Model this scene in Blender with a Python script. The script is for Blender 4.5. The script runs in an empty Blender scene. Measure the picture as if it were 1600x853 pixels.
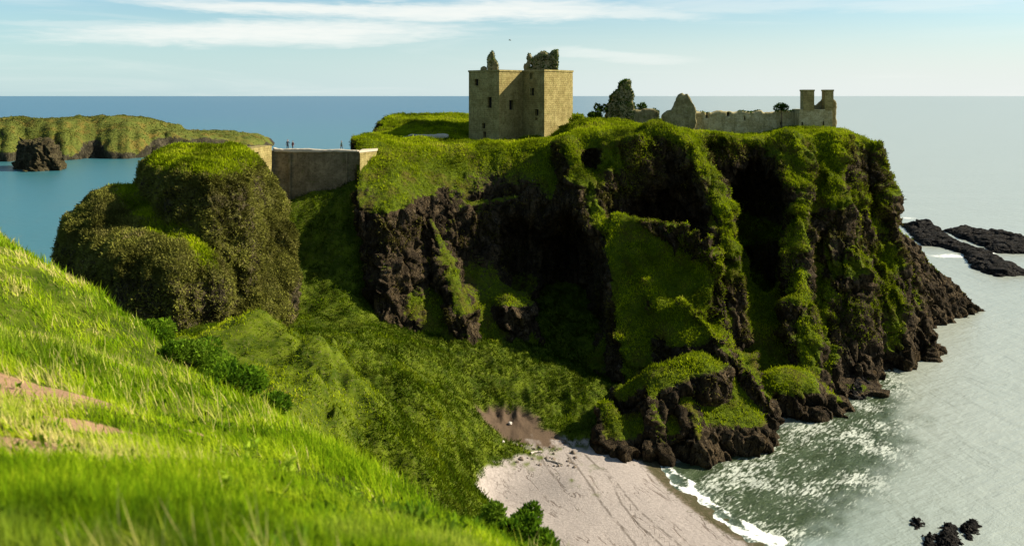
import bpy, math, random
import numpy as np

rng = np.random.default_rng(7)
random.seed(7)
SC = bpy.context.scene
COL = SC.collection
F, HC, HOR = 1386.0, 50.0, 150.0        # focal length in photo pixels, eye height above the sea, horizon row


def P(px, py, Y):
    """point of the place seen at photo pixel (px,py) that lies Y metres ahead of the eye"""
    return np.array([(px - 800.0) / F * Y, Y, HC - (py - HOR) / F * Y])


# ------------------------------------------------------------------ noise
_T = rng.random((64, 64, 64)).astype(np.float32) * 2 - 1


def vnoise(p, s, seed=0):
    q = np.asarray(p, np.float64) * np.asarray(s, np.float64) + seed * 17.31
    i = np.floor(q).astype(np.int64)
    f = (q - i).astype(np.float32)
    f = f * f * (3 - 2 * f)
    x0, y0, z0 = (i[..., 0] & 63), (i[..., 1] & 63), (i[..., 2] & 63)
    x1, y1, z1 = (x0 + 1) & 63, (y0 + 1) & 63, (z0 + 1) & 63
    fx, fy, fz = f[..., 0], f[..., 1], f[..., 2]
    a = _T[x0, y0, z0] * (1 - fx) + _T[x1, y0, z0] * fx
    b = _T[x0, y1, z0] * (1 - fx) + _T[x1, y1, z0] * fx
    c = _T[x0, y0, z1] * (1 - fx) + _T[x1, y0, z1] * fx
    d = _T[x0, y1, z1] * (1 - fx) + _T[x1, y1, z1] * fx
    return (a * (1 - fy) + b * fy) * (1 - fz) + (c * (1 - fy) + d * fy) * fz


def fbm(p, s, o=4, seed=0, g=0.5):
    t, a, n = 0, 1.0, 0
    s = np.asarray(s, np.float64)
    for k in range(o):
        t = t + a * vnoise(p, s * 2.03 ** k, seed + k)
        n += a
        a *= g
    return t / n


def ridged(p, s, o=3, seed=0):
    t, a, n = 0, 1.0, 0
    s = np.asarray(s, np.float64)
    for k in range(o):
        t = t + a * (1 - 2 * np.abs(vnoise(p, s * 2.1 ** k, seed + k)))
        n += a
        a *= 0.5
    return t / n


def worley(p, s, seed=0):
    """distance to the nearest and second cell centre, and a random value of the nearest cell"""
    q = np.asarray(p, np.float32) * np.asarray(s, np.float32) + seed * 7.7
    i = np.floor(q).astype(np.int32)
    d1 = np.full(len(q), 9.0, np.float32); d2 = d1.copy(); val = np.zeros(len(q), np.float32); til = val.copy()
    for a in (-1, 0, 1):
        for b in (-1, 0, 1):
            for c in (-1, 0, 1):
                j = i + np.array([a, b, c], np.int32)
                k = j & 63
                A, B, Cc = k[:, 0], k[:, 1], k[:, 2]
                fx = j[:, 0] + 0.5 + 0.45 * _T[A, B, Cc]; fy = j[:, 1] + 0.5 + 0.45 * _T[B, Cc, A]; fz = j[:, 2] + 0.5 + 0.45 * _T[Cc, A, B]
                d = np.sqrt((q[:, 0] - fx) ** 2 + (q[:, 1] - fy) ** 2 + (q[:, 2] - fz) ** 2)
                m = d < d1
                d2 = np.where(m, d1, np.minimum(d2, d)); val = np.where(m, _T[(A + 7) & 63, B, Cc], val); d1 = np.where(m, d, d1)
                til = np.where(m, (q[:, 0] - fx) * _T[A, (B + 9) & 63, Cc] * 1.6 + (q[:, 2] - fz) * _T[A, B, (Cc + 5) & 63] * 1.6, til)
    return d1, d2, val, til


def subdiv(V, Q):
    n = len(V)
    E = np.concatenate([Q[:, [k, (k + 1) % 4]] for k in range(4)]).astype(np.int64)
    E.sort(1)
    u, inv = np.unique(E[:, 0] * n + E[:, 1], return_inverse=True)
    inv = inv.reshape(4, -1)
    me = (V[u // n] + V[u % n]) / 2
    mf = V[Q].mean(1)
    fi = n + len(u) + np.arange(len(Q))
    e = n + inv
    nq = [np.stack([Q[:, k], e[k], fi, e[(k + 3) % 4]], 1) for k in range(4)]
    return np.concatenate([V, me, mf]), np.concatenate(nq)


class RBF:
    def __init__(self, xy, v, c=2.0, lin=True):
        self.xy = np.asarray(xy, float)
        self.c = c
        n = len(self.xy)
        d = np.linalg.norm(self.xy[:, None] - self.xy[None], axis=2)
        A = np.zeros((n + 3, n + 3))
        A[:n, :n] = np.sqrt(d * d + c * c) + np.eye(n) * -0.02
        A[:n, n] = 1
        A[:n, n + 1:] = self.xy
        A[n, :n] = 1
        A[n + 1:, :n] = self.xy.T
        self.w = np.linalg.solve(A, np.concatenate([np.asarray(v, float), [0, 0, 0]]))

    def __call__(self, X, Y):
        out = self.w[-3] + self.w[-2] * X + self.w[-1] * Y
        for k, (a, b) in enumerate(self.xy):
            out = out + self.w[k] * np.sqrt((X - a) ** 2 + (Y - b) ** 2 + self.c ** 2)
        return out


def smin(a, b, k):
    h = np.clip(0.5 + 0.5 * (b - a) / k, 0, 1)
    return b * (1 - h) + a * h - k * h * (1 - h)


def smax(a, b, k):
    return -smin(-a, -b, k)


# ------------------------------------------------------------------ mesh building
def mesh_np(name, V, Fc, mats, parent=None, smooth=True, midx=None):
    V = np.asarray(V, np.float32)
    Fc = np.asarray(Fc, np.int32)
    me = bpy.data.meshes.new(name)
    k = Fc.shape[1]
    me.vertices.add(len(V))
    me.vertices.foreach_set('co', V.ravel())
    me.loops.add(Fc.size)
    me.loops.foreach_set('vertex_index', Fc.ravel())
    me.polygons.add(len(Fc))
    me.polygons.foreach_set('loop_start', np.arange(len(Fc), dtype=np.int32) * k)
    if midx is not None:
        me.polygons.foreach_set('material_index', np.asarray(midx, np.int32))
    me.polygons.foreach_set('use_smooth', np.full(len(Fc), smooth))
    me.update(calc_edges=True)
    for m in (mats if isinstance(mats, (list, tuple)) else [mats]):
        me.materials.append(m)
    o = bpy.data.objects.new(name, me)
    COL.objects.link(o)
    if parent is not None:
        o.parent = parent
    return o


def attr(o, name, v):
    a = o.data.attributes.new(name, 'FLOAT', 'POINT')
    a.data.foreach_set('value', np.asarray(v, np.float32))


def tag(o, label=None, cat=None, group=None, kind=None):
    if label: o['label'] = label
    if cat: o['category'] = cat
    if group: o['group'] = group
    if kind: o['kind'] = kind
    return o


def empty(name, loc, label, cat, group=None):
    o = bpy.data.objects.new(name, None)
    o.location = loc
    o.empty_display_size = 0.5
    COL.objects.link(o)
    return tag(o, label, cat, group)


def surface_nets(f, org, h):
    s = f < 0
    nx, ny, nz = f.shape
    cnt = np.zeros((nx - 1, ny - 1, nz - 1), np.uint8)
    for a in (0, 1):
        for b in (0, 1):
            for c in (0, 1):
                cnt += s[a:nx - 1 + a, b:ny - 1 + b, c:nz - 1 + c]
    act = (cnt > 0) & (cnt < 8)
    ci, cj, ck = np.nonzero(act)
    idx = np.full(act.shape, -1, np.int32)
    idx[ci, cj, ck] = np.arange(len(ci))
    pos = np.zeros((len(ci), 3))
    n = np.zeros(len(ci))
    cor = [(a, b, c) for a in (0, 1) for b in (0, 1) for c in (0, 1)]
    fv = {q: f[ci + q[0], cj + q[1], ck + q[2]] for q in cor}
    for q in cor:
        for ax in range(3):
            if q[ax] == 0:
                r = list(q); r[ax] = 1; r = tuple(r)
                u, v = fv[q], fv[r]
                m = (u < 0) != (v < 0)
                t = np.where(m, u / np.where(m, u - v, 1), 0)
                e = np.array(q, float)[None].repeat(len(ci), 0)
                e[:, ax] += t
                pos[m] += e[m]
                n += m
    pos = pos / n[:, None] + np.stack([ci, cj, ck], 1)
    V = np.asarray(org)[None] + pos * h
    quads = []
    for ax in range(3):
        sl0 = [slice(None)] * 3; sl1 = [slice(None)] * 3
        sl0[ax] = slice(0, -1); sl1[ax] = slice(1, None)
        ch = s[tuple(sl0)] != s[tuple(sl1)]
        i, j, k = np.nonzero(ch)
        p = np.stack([i, j, k], 1)
        b, c = [(1, 2), (2, 0), (0, 1)][ax]
        ok = (p[:, b] > 0) & (p[:, c] > 0) & (p[:, b] < act.shape[b]) & (p[:, c] < act.shape[c])
        p = p[ok]
        inside = s[p[:, 0], p[:, 1], p[:, 2]]

        def g(db, dc):
            q = p.copy(); q[:, b] -= db; q[:, c] -= dc
            return idx[q[:, 0], q[:, 1], q[:, 2]]
        Q = np.stack([g(1, 1), g(0, 1), g(0, 0), g(1, 0)], 1)
        Q[~inside] = Q[~inside][:, ::-1]
        quads.append(Q)
    Q = np.concatenate(quads)
    Q = Q[(Q >= 0).all(1)]
    return V, Q


def vnormals(V, Q):
    n = np.cross(V[Q[:, 2]] - V[Q[:, 0]], V[Q[:, 3]] - V[Q[:, 1]])
    out = np.zeros_like(V)
    for k in range(4):
        for a in range(3):
            out[:, a] += np.bincount(Q[:, k], n[:, a], len(V))
    return out / np.maximum(np.linalg.norm(out, axis=1, keepdims=True), 1e-9)


def smooth_verts(V, Q, it=1, lam=0.5):
    for _ in range(it):
        s = np.zeros_like(V); c = np.zeros(len(V))
        for a, b in ((0, 1), (1, 2), (2, 3), (3, 0)):
            for u, v in ((a, b), (b, a)):
                for ax in range(3):
                    s[:, ax] += np.bincount(Q[:, u], V[Q[:, v], ax], len(V))
                c += np.bincount(Q[:, u], minlength=len(V))
        V = V + lam * (s / np.maximum(c, 1)[:, None] - V)
    return V


class Grid:
    def __init__(self, lo, hi, h):
        self.lo, self.h = np.array(lo, float), h
        n = [int((b - a) / h) + 1 for a, b in zip(lo, hi)]
        self.x = (lo[0] + np.arange(n[0]) * h)[:, None, None].astype(np.float32)
        self.y = (lo[1] + np.arange(n[1]) * h)[None, :, None].astype(np.float32)
        self.z = (lo[2] + np.arange(n[2]) * h)[None, None, :].astype(np.float32)
        self.n = n

    def box(self, c, r):
        """index slices of the cells within r of c"""
        out = []
        for k in range(3):
            a = max(0, int((c[k] - r[k] - self.lo[k]) / self.h))
            b = min(self.n[k], int((c[k] + r[k] - self.lo[k]) / self.h) + 2)
            out.append(slice(a, max(a, b)))
        return tuple(out)

    def sub(self, sl):
        return self.x[sl[0]], self.y[:, sl[1]], self.z[:, :, sl[2]]

    def ell(self, f, c, r, mode, k=1.5, rotx=0.0, pad=4):
        sl = self.box(c, np.array(r) + pad)
        x, y, z = self.sub(sl)
        if x.size == 0 or y.size == 0 or z.size == 0: return
        d = np.sqrt(((x - c[0]) / r[0]) ** 2 + ((y - c[1]) / r[1]) ** 2 + ((z - c[2]) / r[2]) ** 2)
        e = (d - 1) * min(r)
        f[sl] = smin(f[sl], e, k) if mode == 'add' else smax(f[sl], -e, k)

    def chain(self, f, pts, rad, mode='add', k=1.5, pad=4):
        pts = [np.asarray(p, float) for p in pts]
        if not hasattr(rad, '__len__'): rad = [rad] * len(pts)
        for a, b, ra, rb in zip(pts[:-1], pts[1:], rad[:-1], rad[1:]):
            R = max(ra, rb) + pad
            c, r = (a + b) / 2, np.abs(b - a) / 2 + R
            sl = self.box(c, r)
            x, y, z = self.sub(sl)
            if x.size == 0 or y.size == 0 or z.size == 0: continue
            d = b - a
            t = np.clip(((x - a[0]) * d[0] + (y - a[1]) * d[1] + (z - a[2]) * d[2]) / (d @ d), 0, 1)
            e = np.sqrt((x - a[0] - t * d[0]) ** 2 + (y - a[1] - t * d[1]) ** 2 + (z - a[2] - t * d[2]) ** 2) - (ra + t * (rb - ra))
            f[sl] = smin(f[sl], e, k) if mode == 'add' else smax(f[sl], -e, k)

    def wedge(self, f, pts, slope, r0=0.6, k=1.2, left=None, ends=(None, None), xmin=None):
        """a ridge: crest polyline with flanks falling away; slope = run per metre of fall
        on the right of travel, left = on the left, ends = beyond either end"""
        pts = [np.asarray(p, float) for p in pts]
        left = slope if left is None else left
        x, y, z = self.x, self.y, self.z
        X2, Y2 = x[:, :, 0] + 0 * y[:, :, 0], y[:, :, 0] + 0 * x[:, :, 0]
        best = np.full((self.n[0], self.n[1]), 1e9, np.float32); bs = np.full_like(best, slope)
        hi = max(p[2] for p in pts)
        ns = len(pts) - 1
        for i, (a, b) in enumerate(zip(pts[:-1], pts[1:])):
            d = (b - a)[:2]
            tr = ((X2 - a[0]) * d[0] + (Y2 - a[1]) * d[1]) / max(d @ d, 1e-6)
            t = np.clip(tr, 0, 1)
            dist = np.sqrt((X2 - a[0] - t * d[0]) ** 2 + (Y2 - a[1] - t * d[1]) ** 2)
            s = np.where(d[0] * (Y2 - a[1]) - d[1] * (X2 - a[0]) < 0, slope, left)
            if i == 0 and ends[0] is not None: s = np.where(tr < 0, ends[0], s)
            if i == ns - 1 and ends[1] is not None: s = np.where(tr > 1, ends[1], s)
            hgt = a[2] + t * (b[2] - a[2]) - dist / s     # height of this flank
            m = -hgt < best
            best[m] = -hgt[m]; bs[m] = s[m]
        ii, jj = np.nonzero(best < 6)
        if len(ii) == 0: return
        sl = (slice(ii.min(), ii.max() + 1), slice(jj.min(), jj.max() + 1), slice(None))
        s3 = bs[sl[0], sl[1]][:, :, None]
        e = ((best[sl[0], sl[1]][:, :, None] + z) * s3 - r0) / np.sqrt(1 + s3 * s3)
        e = np.maximum(e, z - hi - 0.5)
        if xmin is not None: e = smax(e, xmin - x[sl[0]], 1.0)
        f[sl] = smin(f[sl], e, k)


# ------------------------------------------------------------------ materials
def mat(name):
    m = bpy.data.materials.new(name)
    m.use_nodes = True
    nt = m.node_tree
    nt.nodes.clear()
    return m, nt, nt.nodes, nt.links


class N:
    """small node helper"""
    def __init__(self, nt): self.nt = nt

    def new(self, t, **kw):
        n = self.nt.nodes.new(t)
        for k, v in kw.items(): setattr(n, k, v)
        return n

    def set(self, sock, v):
        if isinstance(v, bpy.types.NodeSocket): self.nt.links.new(v, sock)
        elif v is not None: sock.default_value = v

    def math(self, op, a, b=None, c=None, clamp=False):
        n = self.new('ShaderNodeMath', operation=op, use_clamp=clamp)
        for s, v in zip(n.inputs, (a, b, c)): self.set(s, v)
        return n.outputs[0]

    def mix(self, fac, a, b, mode='MIX'):
        n = self.new('ShaderNodeMix', data_type='RGBA', blend_type=mode)
        self.set(n.inputs[0], fac)
        for s, v in ((n.inputs[6], a), (n.inputs[7], b)):
            self.set(s, v if isinstance(v, bpy.types.NodeSocket) else (*v[:3], 1))
        return n.outputs[2]

    def noise(self, vec, scale, detail=4, rough=0.55, dist=0.0):
        n = self.new('ShaderNodeTexNoise')
        self.set(n.inputs['Vector'], vec)
        n.inputs['Scale'].default_value = scale
        n.inputs['Detail'].default_value = detail
        n.inputs['Roughness'].default_value = rough
        n.inputs['Distortion'].default_value = dist
        return n.outputs['Fac']

    def voronoi(self, vec, scale, feature='F1', out='Distance', rand=1.0):
        n = self.new('ShaderNodeTexVoronoi', feature=feature)
        self.set(n.inputs['Vector'], vec)
        n.inputs['Scale'].default_value = scale
        n.inputs['Randomness'].default_value = rand
        return n.outputs[out]

    def ramp(self, v, a, b, lo=0.0, hi=1.0, smooth=True):
        n = self.new('ShaderNodeMapRange', interpolation_type='SMOOTHSTEP' if smooth else 'LINEAR')
        for k, w in zip((0, 1, 2, 3, 4), (v, a, b, lo, hi)): self.set(n.inputs[k], w)
        return n.outputs[0]

    def cramp(self, v, stops):
        n = self.new('ShaderNodeValToRGB')
        self.set(n.inputs[0], v)
        e = n.color_ramp.elements
        while len(e) < len(stops): e.new(0.5)
        for q, (p, c) in zip(e, stops): q.position = p; q.color = (*c, 1)
        return n.outputs[0]

    def geo(self, out): return self.new('ShaderNodeNewGeometry').outputs[out]

    def attr(self, name, out='Fac'): return self.new('ShaderNodeAttribute', attribute_name=name).outputs[out]

    def mapping(self, vec, scale=(1, 1, 1), rot=(0, 0, 0), loc=(0, 0, 0)):
        n = self.new('ShaderNodeMapping')
        self.set(n.inputs[0], vec)
        n.inputs['Scale'].default_value = scale; n.inputs['Rotation'].default_value = rot; n.inputs['Location'].default_value = loc
        return n.outputs[0]

    def along(self, vec, ang, scale):
        """turn the direction ang (from +x) onto x, then scale"""
        return self.mapping(self.mapping(vec, rot=(0, 0, -ang)), scale)

    def bump(self, h, strength=0.5, dist=0.1, normal=None):
        n = self.new('ShaderNodeBump')
        n.inputs['Strength'].default_value = strength; n.inputs['Distance'].default_value = dist
        self.set(n.inputs['Height'], h)
        if normal is not None: self.set(n.inputs['Normal'], normal)
        return n.outputs[0]

    def sep(self, v):
        n = self.new('ShaderNodeSeparateXYZ'); self.set(n.inputs[0], v); return n.outputs

    def principled(self, col, rough=0.9, normal=None, spec=0.2, **kw):
        n = self.new('ShaderNodeBsdfPrincipled')
        self.set(n.inputs['Base Color'], col if isinstance(col, bpy.types.NodeSocket) else (*col, 1))
        self.set(n.inputs['Roughness'], rough)
        n.inputs['Specular IOR Level'].default_value = spec
        if normal is not None: self.set(n.inputs['Normal'], normal)
        return n.outputs[0]

    def out(self, s):
        n = self.new('ShaderNodeOutputMaterial'); self.nt.links.new(s, n.inputs[0])


def rock_material(name, rockA, rockB, vegA, vegB, vegC, scale=1.0):
    """rock that carries turf where the attribute 'veg' says so"""
    m, nt, _, _ = mat(name); n = N(nt)
    p = n.geo('Position')
    nz = n.sep(n.geo('Normal'))[2]
    n1 = n.noise(p, 0.22 * scale, 6, 0.65)
    n2 = n.noise(p, 1.6 * scale, 5, 0.65)
    n3 = n.noise(n.mapping(p, (1, 1, 0.25)), 0.9 * scale, 6, 0.7)
    rock = n.mix(n.ramp(n3, 0.35, 0.68), rockA, rockB)
    rock = n.mix(n.ramp(n2, 0.60, 0.74), rock, (0.20, 0.155, 0.11))
    rock = n.mix(n.ramp(n.noise(p, 4.5, 3, 0.7), 0.66, 0.74), rock, (0.42, 0.40, 0.34))
    rock = n.mix(n.math('MULTIPLY', n.ramp(n1, 0.42, 0.62), 0.7), rock, (rockA[0] * .45, rockA[1] * .45, rockA[2] * .45))
    wp = n.new('ShaderNodeVectorMath', operation='ADD'); n.set(wp.inputs[0], n.mapping(p, (1, 1, 0.32)))
    wn = n.new('ShaderNodeTexNoise'); n.set(wn.inputs['Vector'], p); wn.inputs['Scale'].default_value = 0.7; wn.inputs['Detail'].default_value = 3
    wsx = n.new('ShaderNodeVectorMath', operation='SCALE'); n.set(wsx.inputs[0], wn.outputs['Color']); wsx.inputs['Scale'].default_value = 0.9; n.set(wp.inputs[1], wsx.outputs[0])
    crk = n.ramp(n.voronoi(wp.outputs[0], 0.75 * scale, 'DISTANCE_TO_EDGE'), 0.0, 0.07, 1, 0)
    crk2 = n.ramp(n.voronoi(wp.outputs[0], 2.1 * scale, 'DISTANCE_TO_EDGE'), 0.0, 0.08, 0.7, 0)
    crk = n.math('MULTIPLY', n.math('MAXIMUM', crk, crk2), n.ramp(n2, 0.35, 0.6))
    rock = n.mix(crk, rock, (rockA[0] * .25, rockA[1] * .25, rockA[2] * .25))
    lime = n.math('MULTIPLY', n.ramp(n.noise(n.mapping(p, (1, 1, 0.3)), 2.4, 4, 0.75), 0.66, 0.72), n.ramp(n.noise(p, 0.13, 2), 0.48, 0.62))
    rock = n.mix(n.math('MULTIPLY', lime, 0.8), rock, (0.40, 0.37, 0.32))
    veg = n.mix(n.ramp(n2, 0.3, 0.7), vegA, vegB)
    veg = n.mix(n.ramp(n1, 0.46, 0.66), veg, vegC)
    v = n.math('ADD', n.attr('veg'), n.math('MULTIPLY', n.math('SUBTRACT', n2, 0.5), 1.1))
    v = n.math('ADD', v, n.math('MULTIPLY', n.math('SUBTRACT', nz, 0.4), 0.25))
    vm = n.ramp(v, 0.38, 0.62)
    col = n.mix(vm, rock, veg)
    h = n.math('ADD', n.math('MULTIPLY', n.math('MULTIPLY', crk, n.math('SUBTRACT', 1.0, vm)), -0.7), n.math('MULTIPLY', n3, 1.2))
    h = n.math('ADD', h, n.math('ADD', n.math('MULTIPLY', n.noise(p, 3.2, 5, 0.7), 0.6), n.math('MULTIPLY', n.voronoi(n.mapping(p, (1, 1, 0.5)), 0.8), 0.5)))
    n.out(n.principled(col, 0.92, n.bump(h, 1.0, 0.6), 0.06))
    return m


def grass_material(name, dark, mid, light, straw, trans=0.35, strawmask=None):
    m, nt, _, _ = mat(name); n = N(nt)
    t = n.attr('tint')
    p = n.geo('Position')
    col = n.cramp(t, [(0.0, dark), (0.45, mid), (0.8, light), (0.93, light), (1.0, straw)])
    big = n.noise(p, 0.35, 3, 0.6)
    col = n.mix(n.math('MULTIPLY', n.ramp(big, 0.5, 0.72), 0.5), col, n.mix(0.5, light, straw))
    a = n.new('ShaderNodeBsdfDiffuse'); n.set(a.inputs[0], col)
    b = n.new('ShaderNodeBsdfTranslucent'); n.set(b.inputs[0], n.mix(0.3, col, light))
    g = n.new('ShaderNodeMixShader'); g.inputs[0].default_value = trans
    nt.links.new(a.outputs[0], g.inputs[1]); nt.links.new(b.outputs[0], g.inputs[2])
    n.out(g.outputs[0])
    return m


def stone_material(name, a, b, c, course=0.35, moss=0.25):
    m, nt, _, _ = mat(name); n = N(nt)
    tc = n.geo('Position')
    s = n.sep(tc)
    u = n.math('ADD', s[0], n.math('MULTIPLY', s[1], 0.8))
    jx = n.math('MULTIPLY', n.math('SUBTRACT', n.noise(tc, 1.7, 3), 0.5), 0.45); jz = n.math('MULTIPLY', n.math('SUBTRACT', n.noise(tc, 1.1, 3), 0.5), 0.35)
    vec = n.new('ShaderNodeCombineXYZ'); n.set(vec.inputs[0], n.math('ADD', u, jx)); n.set(vec.inputs[1], n.math('ADD', s[2], jz))
    br = n.new('ShaderNodeTexBrick')
    n.set(br.inputs['Vector'], vec.outputs[0])
    br.inputs['Color1'].default_value = (*a, 1); br.inputs['Color2'].default_value = (*b, 1)
    br.inputs['Mortar'].default_value = (a[0] * .55, a[1] * .55, a[2] * .55, 1)
    br.inputs['Scale'].default_value = 1.0; br.inputs['Mortar Size'].default_value = 0.03
    br.inputs['Brick Width'].default_value = course * 2.1; br.inputs['Row Height'].default_value = course
    n1 = n.noise(tc, 0.5, 6, 0.7); n2 = n.noise(tc, 2.5, 5, 0.75); n3 = n.noise(n.mapping(tc, (1, 1, 0.12)), 1.1, 5, 0.7)
    cell = n.voronoi(n.mapping(tc, (1, 1, 1.5)), 2.2, 'F1', 'Color')
    col = n.mix(n.math('MULTIPLY', n.sep(cell)[0], 0.55), br.outputs[0], (a[0] * .55, a[1] * .52, a[2] * .5))
    col = n.mix(n.ramp(n1, 0.4, 0.65), col, c)
    col = n.mix(n.math('MULTIPLY', n.ramp(n2, 0.45, 0.68), 0.75), col, (a[0] * .42, a[1] * .42, a[2] * .35))
    col = n.mix(n.math('MULTIPLY', n.ramp(n3, 0.5, 0.7), 0.6), col, (a[0] * .35, a[1] * .36, a[2] * .3))
    col = n.mix(n.math('MULTIPLY', n.ramp(n.noise(tc, 0.9, 4, 0.7), 0.55, 0.7), moss), col, (0.09, 0.12, 0.02))
    h = n.math('ADD', n.math('MULTIPLY', br.outputs['Fac'], -0.5), n.math('MULTIPLY', n2, 1.2))
    n.out(n.principled(col, 0.95, n.bump(h, 0.8, 0.12), 0.1))
    return m


def plain(name, col, rough=0.85, var=0.3, scale=8):
    m, nt, _, _ = mat(name); n = N(nt)
    k = n.noise(n.geo('Position'), scale, 4, 0.6)
    c = n.mix(k, tuple(v * (1 - var) for v in col), tuple(min(1, v * (1 + var)) for v in col))
    n.out(n.principled(c, rough))
    return m


M_head = rock_material('headland_rock_turf', (0.038, 0.027, 0.016), (0.098, 0.069, 0.036), (0.042, 0.060, 0.004), (0.095, 0.125, 0.005), (0.080, 0.068, 0.012))
M_stack = rock_material('stack_rock_turf', (0.052, 0.042, 0.022), (0.115, 0.090, 0.045), (0.085, 0.088, 0.018), (0.125, 0.122, 0.026), (0.085, 0.072, 0.028))
M_wet = rock_material('wet_rock', (0.014, 0.013, 0.012), (0.04, 0.035, 0.03), (0.05, 0.07, 0.01), (0.09, 0.11, 0.02), (0.04, 0.04, 0.015))
M_far = rock_material('far_headland_turf', (0.03, 0.026, 0.016), (0.08, 0.066, 0.038), (0.055, 0.07, 0.012), (0.10, 0.11, 0.02), (0.13, 0.095, 0.02), 0.35)
M_tuft = grass_material('cliff_grass_blades', (0.028, 0.045, 0.003), (0.14, 0.19, 0.004), (0.32, 0.38, 0.006), (0.30, 0.25, 0.05), 0.35)
M_olive = grass_material('cliff_scrub_blades', (0.026, 0.022, 0.006), (0.075, 0.062, 0.016), (0.12, 0.11, 0.022), (0.17, 0.13, 0.055), 0.2)
M_stkscrub = grass_material('stack_scrub_blades', (0.042, 0.040, 0.008), (0.125, 0.122, 0.024), (0.20, 0.20, 0.034), (0.22, 0.17, 0.08), 0.25)
M_grass = grass_material('meadow_grass_blades', (0.035, 0.080, 0.004), (0.165, 0.285, 0.005), (0.38, 0.47, 0.016), (0.60, 0.50, 0.18), 0.5)
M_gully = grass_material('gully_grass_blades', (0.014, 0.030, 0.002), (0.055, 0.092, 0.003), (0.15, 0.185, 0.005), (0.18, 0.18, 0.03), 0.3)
M_bush = grass_material('shrub_leaves', (0.012, 0.026, 0.004), (0.03, 0.06, 0.008), (0.07, 0.125, 0.012), (0.10, 0.14, 0.02), 0.25)
M_leaf = grass_material('shrub_leaves_green', (0.012, 0.035, 0.004), (0.05, 0.11, 0.006), (0.13, 0.22, 0.01), (0.2, 0.26, 0.03), 0.35)
M_fresh = grass_material('fresh_leaves', (0.10, 0.18, 0.01), (0.22, 0.34, 0.02), (0.38, 0.48, 0.04), (0.5, 0.5, 0.1), 0.45)
M_keep = stone_material('keep_stone', (0.30, 0.235, 0.088), (0.24, 0.19, 0.068), (0.34, 0.275, 0.11), 0.42, 0.3)
M_ruin = stone_material('ruin_stone', (0.26, 0.22, 0.105), (0.20, 0.17, 0.08), (0.31, 0.27, 0.14), 0.3, 0.6)
M_wall = stone_material('curtain_wall_stone', (0.22, 0.175, 0.10), (0.17, 0.135, 0.075), (0.27, 0.21, 0.12), 0.3, 0.35)
M_pale = stone_material('pale_stone', (0.43, 0.36, 0.175), (0.36, 0.30, 0.14), (0.48, 0.41, 0.23), 0.36, 0.3)
M_path = plain('pale_path_stone', (0.42, 0.36, 0.27), 0.9, 0.25, 2)
M_hole = plain('dark_opening', (0.012, 0.010, 0.008), 1.0)
M_bark = plain('bark', (0.06, 0.045, 0.03), 0.95)


# ------------------------------------------------------------------ tufts and blades
def blades(name, base, up, size, width, tint, m, bend=0.35, kind='stuff', parent=None, segs=1):
    """one bent blade per base point"""
    n = len(base)
    a = rng.random(n) * 2 * math.pi
    side = np.stack([np.cos(a), np.sin(a), 0 * a], 1)
    side = side - up * (side * up).sum(1, keepdims=True)
    side /= np.maximum(np.linalg.norm(side, axis=1, keepdims=True), 1e-6)
    fwd = np.cross(up, side)
    w = (width * 0.5)[:, None] * side
    b = (rng.normal(0, bend, n) * size)[:, None] * fwd
    s = size[:, None] * up
    V = np.stack([base - w, base + w, base + s * 0.55 + b * 0.35 + w * 0.8, base + s * 0.55 + b * 0.35 - w * 0.8, base + s * 0.95 + b], 1).reshape(-1, 3)
    i = (np.arange(n) * 5)[:, None]
    T = np.concatenate([i + [0, 1, 2], i + [0, 2, 3], i + [3, 2, 4]], 1).reshape(-1, 3)
    o = mesh_np(name, V, T, m, parent)
    attr(o, 'tint', np.repeat(tint, 5))
    if kind: o['kind'] = kind
    return o


def scatter(V, Q, w, n, r=rng):
    """n points on the quads with density weight w (per vertex)"""
    A = np.linalg.norm(np.cross(V[Q[:, 2]] - V[Q[:, 0]], V[Q[:, 3]] - V[Q[:, 1]]), axis=1) * w[Q].mean(1)
    c = np.cumsum(A); k = np.searchsorted(c, r.random(n) * c[-1]); k = np.minimum(k, len(Q) - 1)
    u, v = r.random(n)[:, None], r.random(n)[:, None]
    q = Q[k]
    return (V[q[:, 0]] * (1 - u) + V[q[:, 1]] * u) * (1 - v) + (V[q[:, 3]] * (1 - u) + V[q[:, 2]] * u) * v, k


def norm(v): return v / np.maximum(np.linalg.norm(v, axis=1, keepdims=True), 1e-9)


def sstep(v, a, b):
    t = np.clip((v - a) / (b - a), 0, 1)
    return t * t * (3 - 2 * t)

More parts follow.
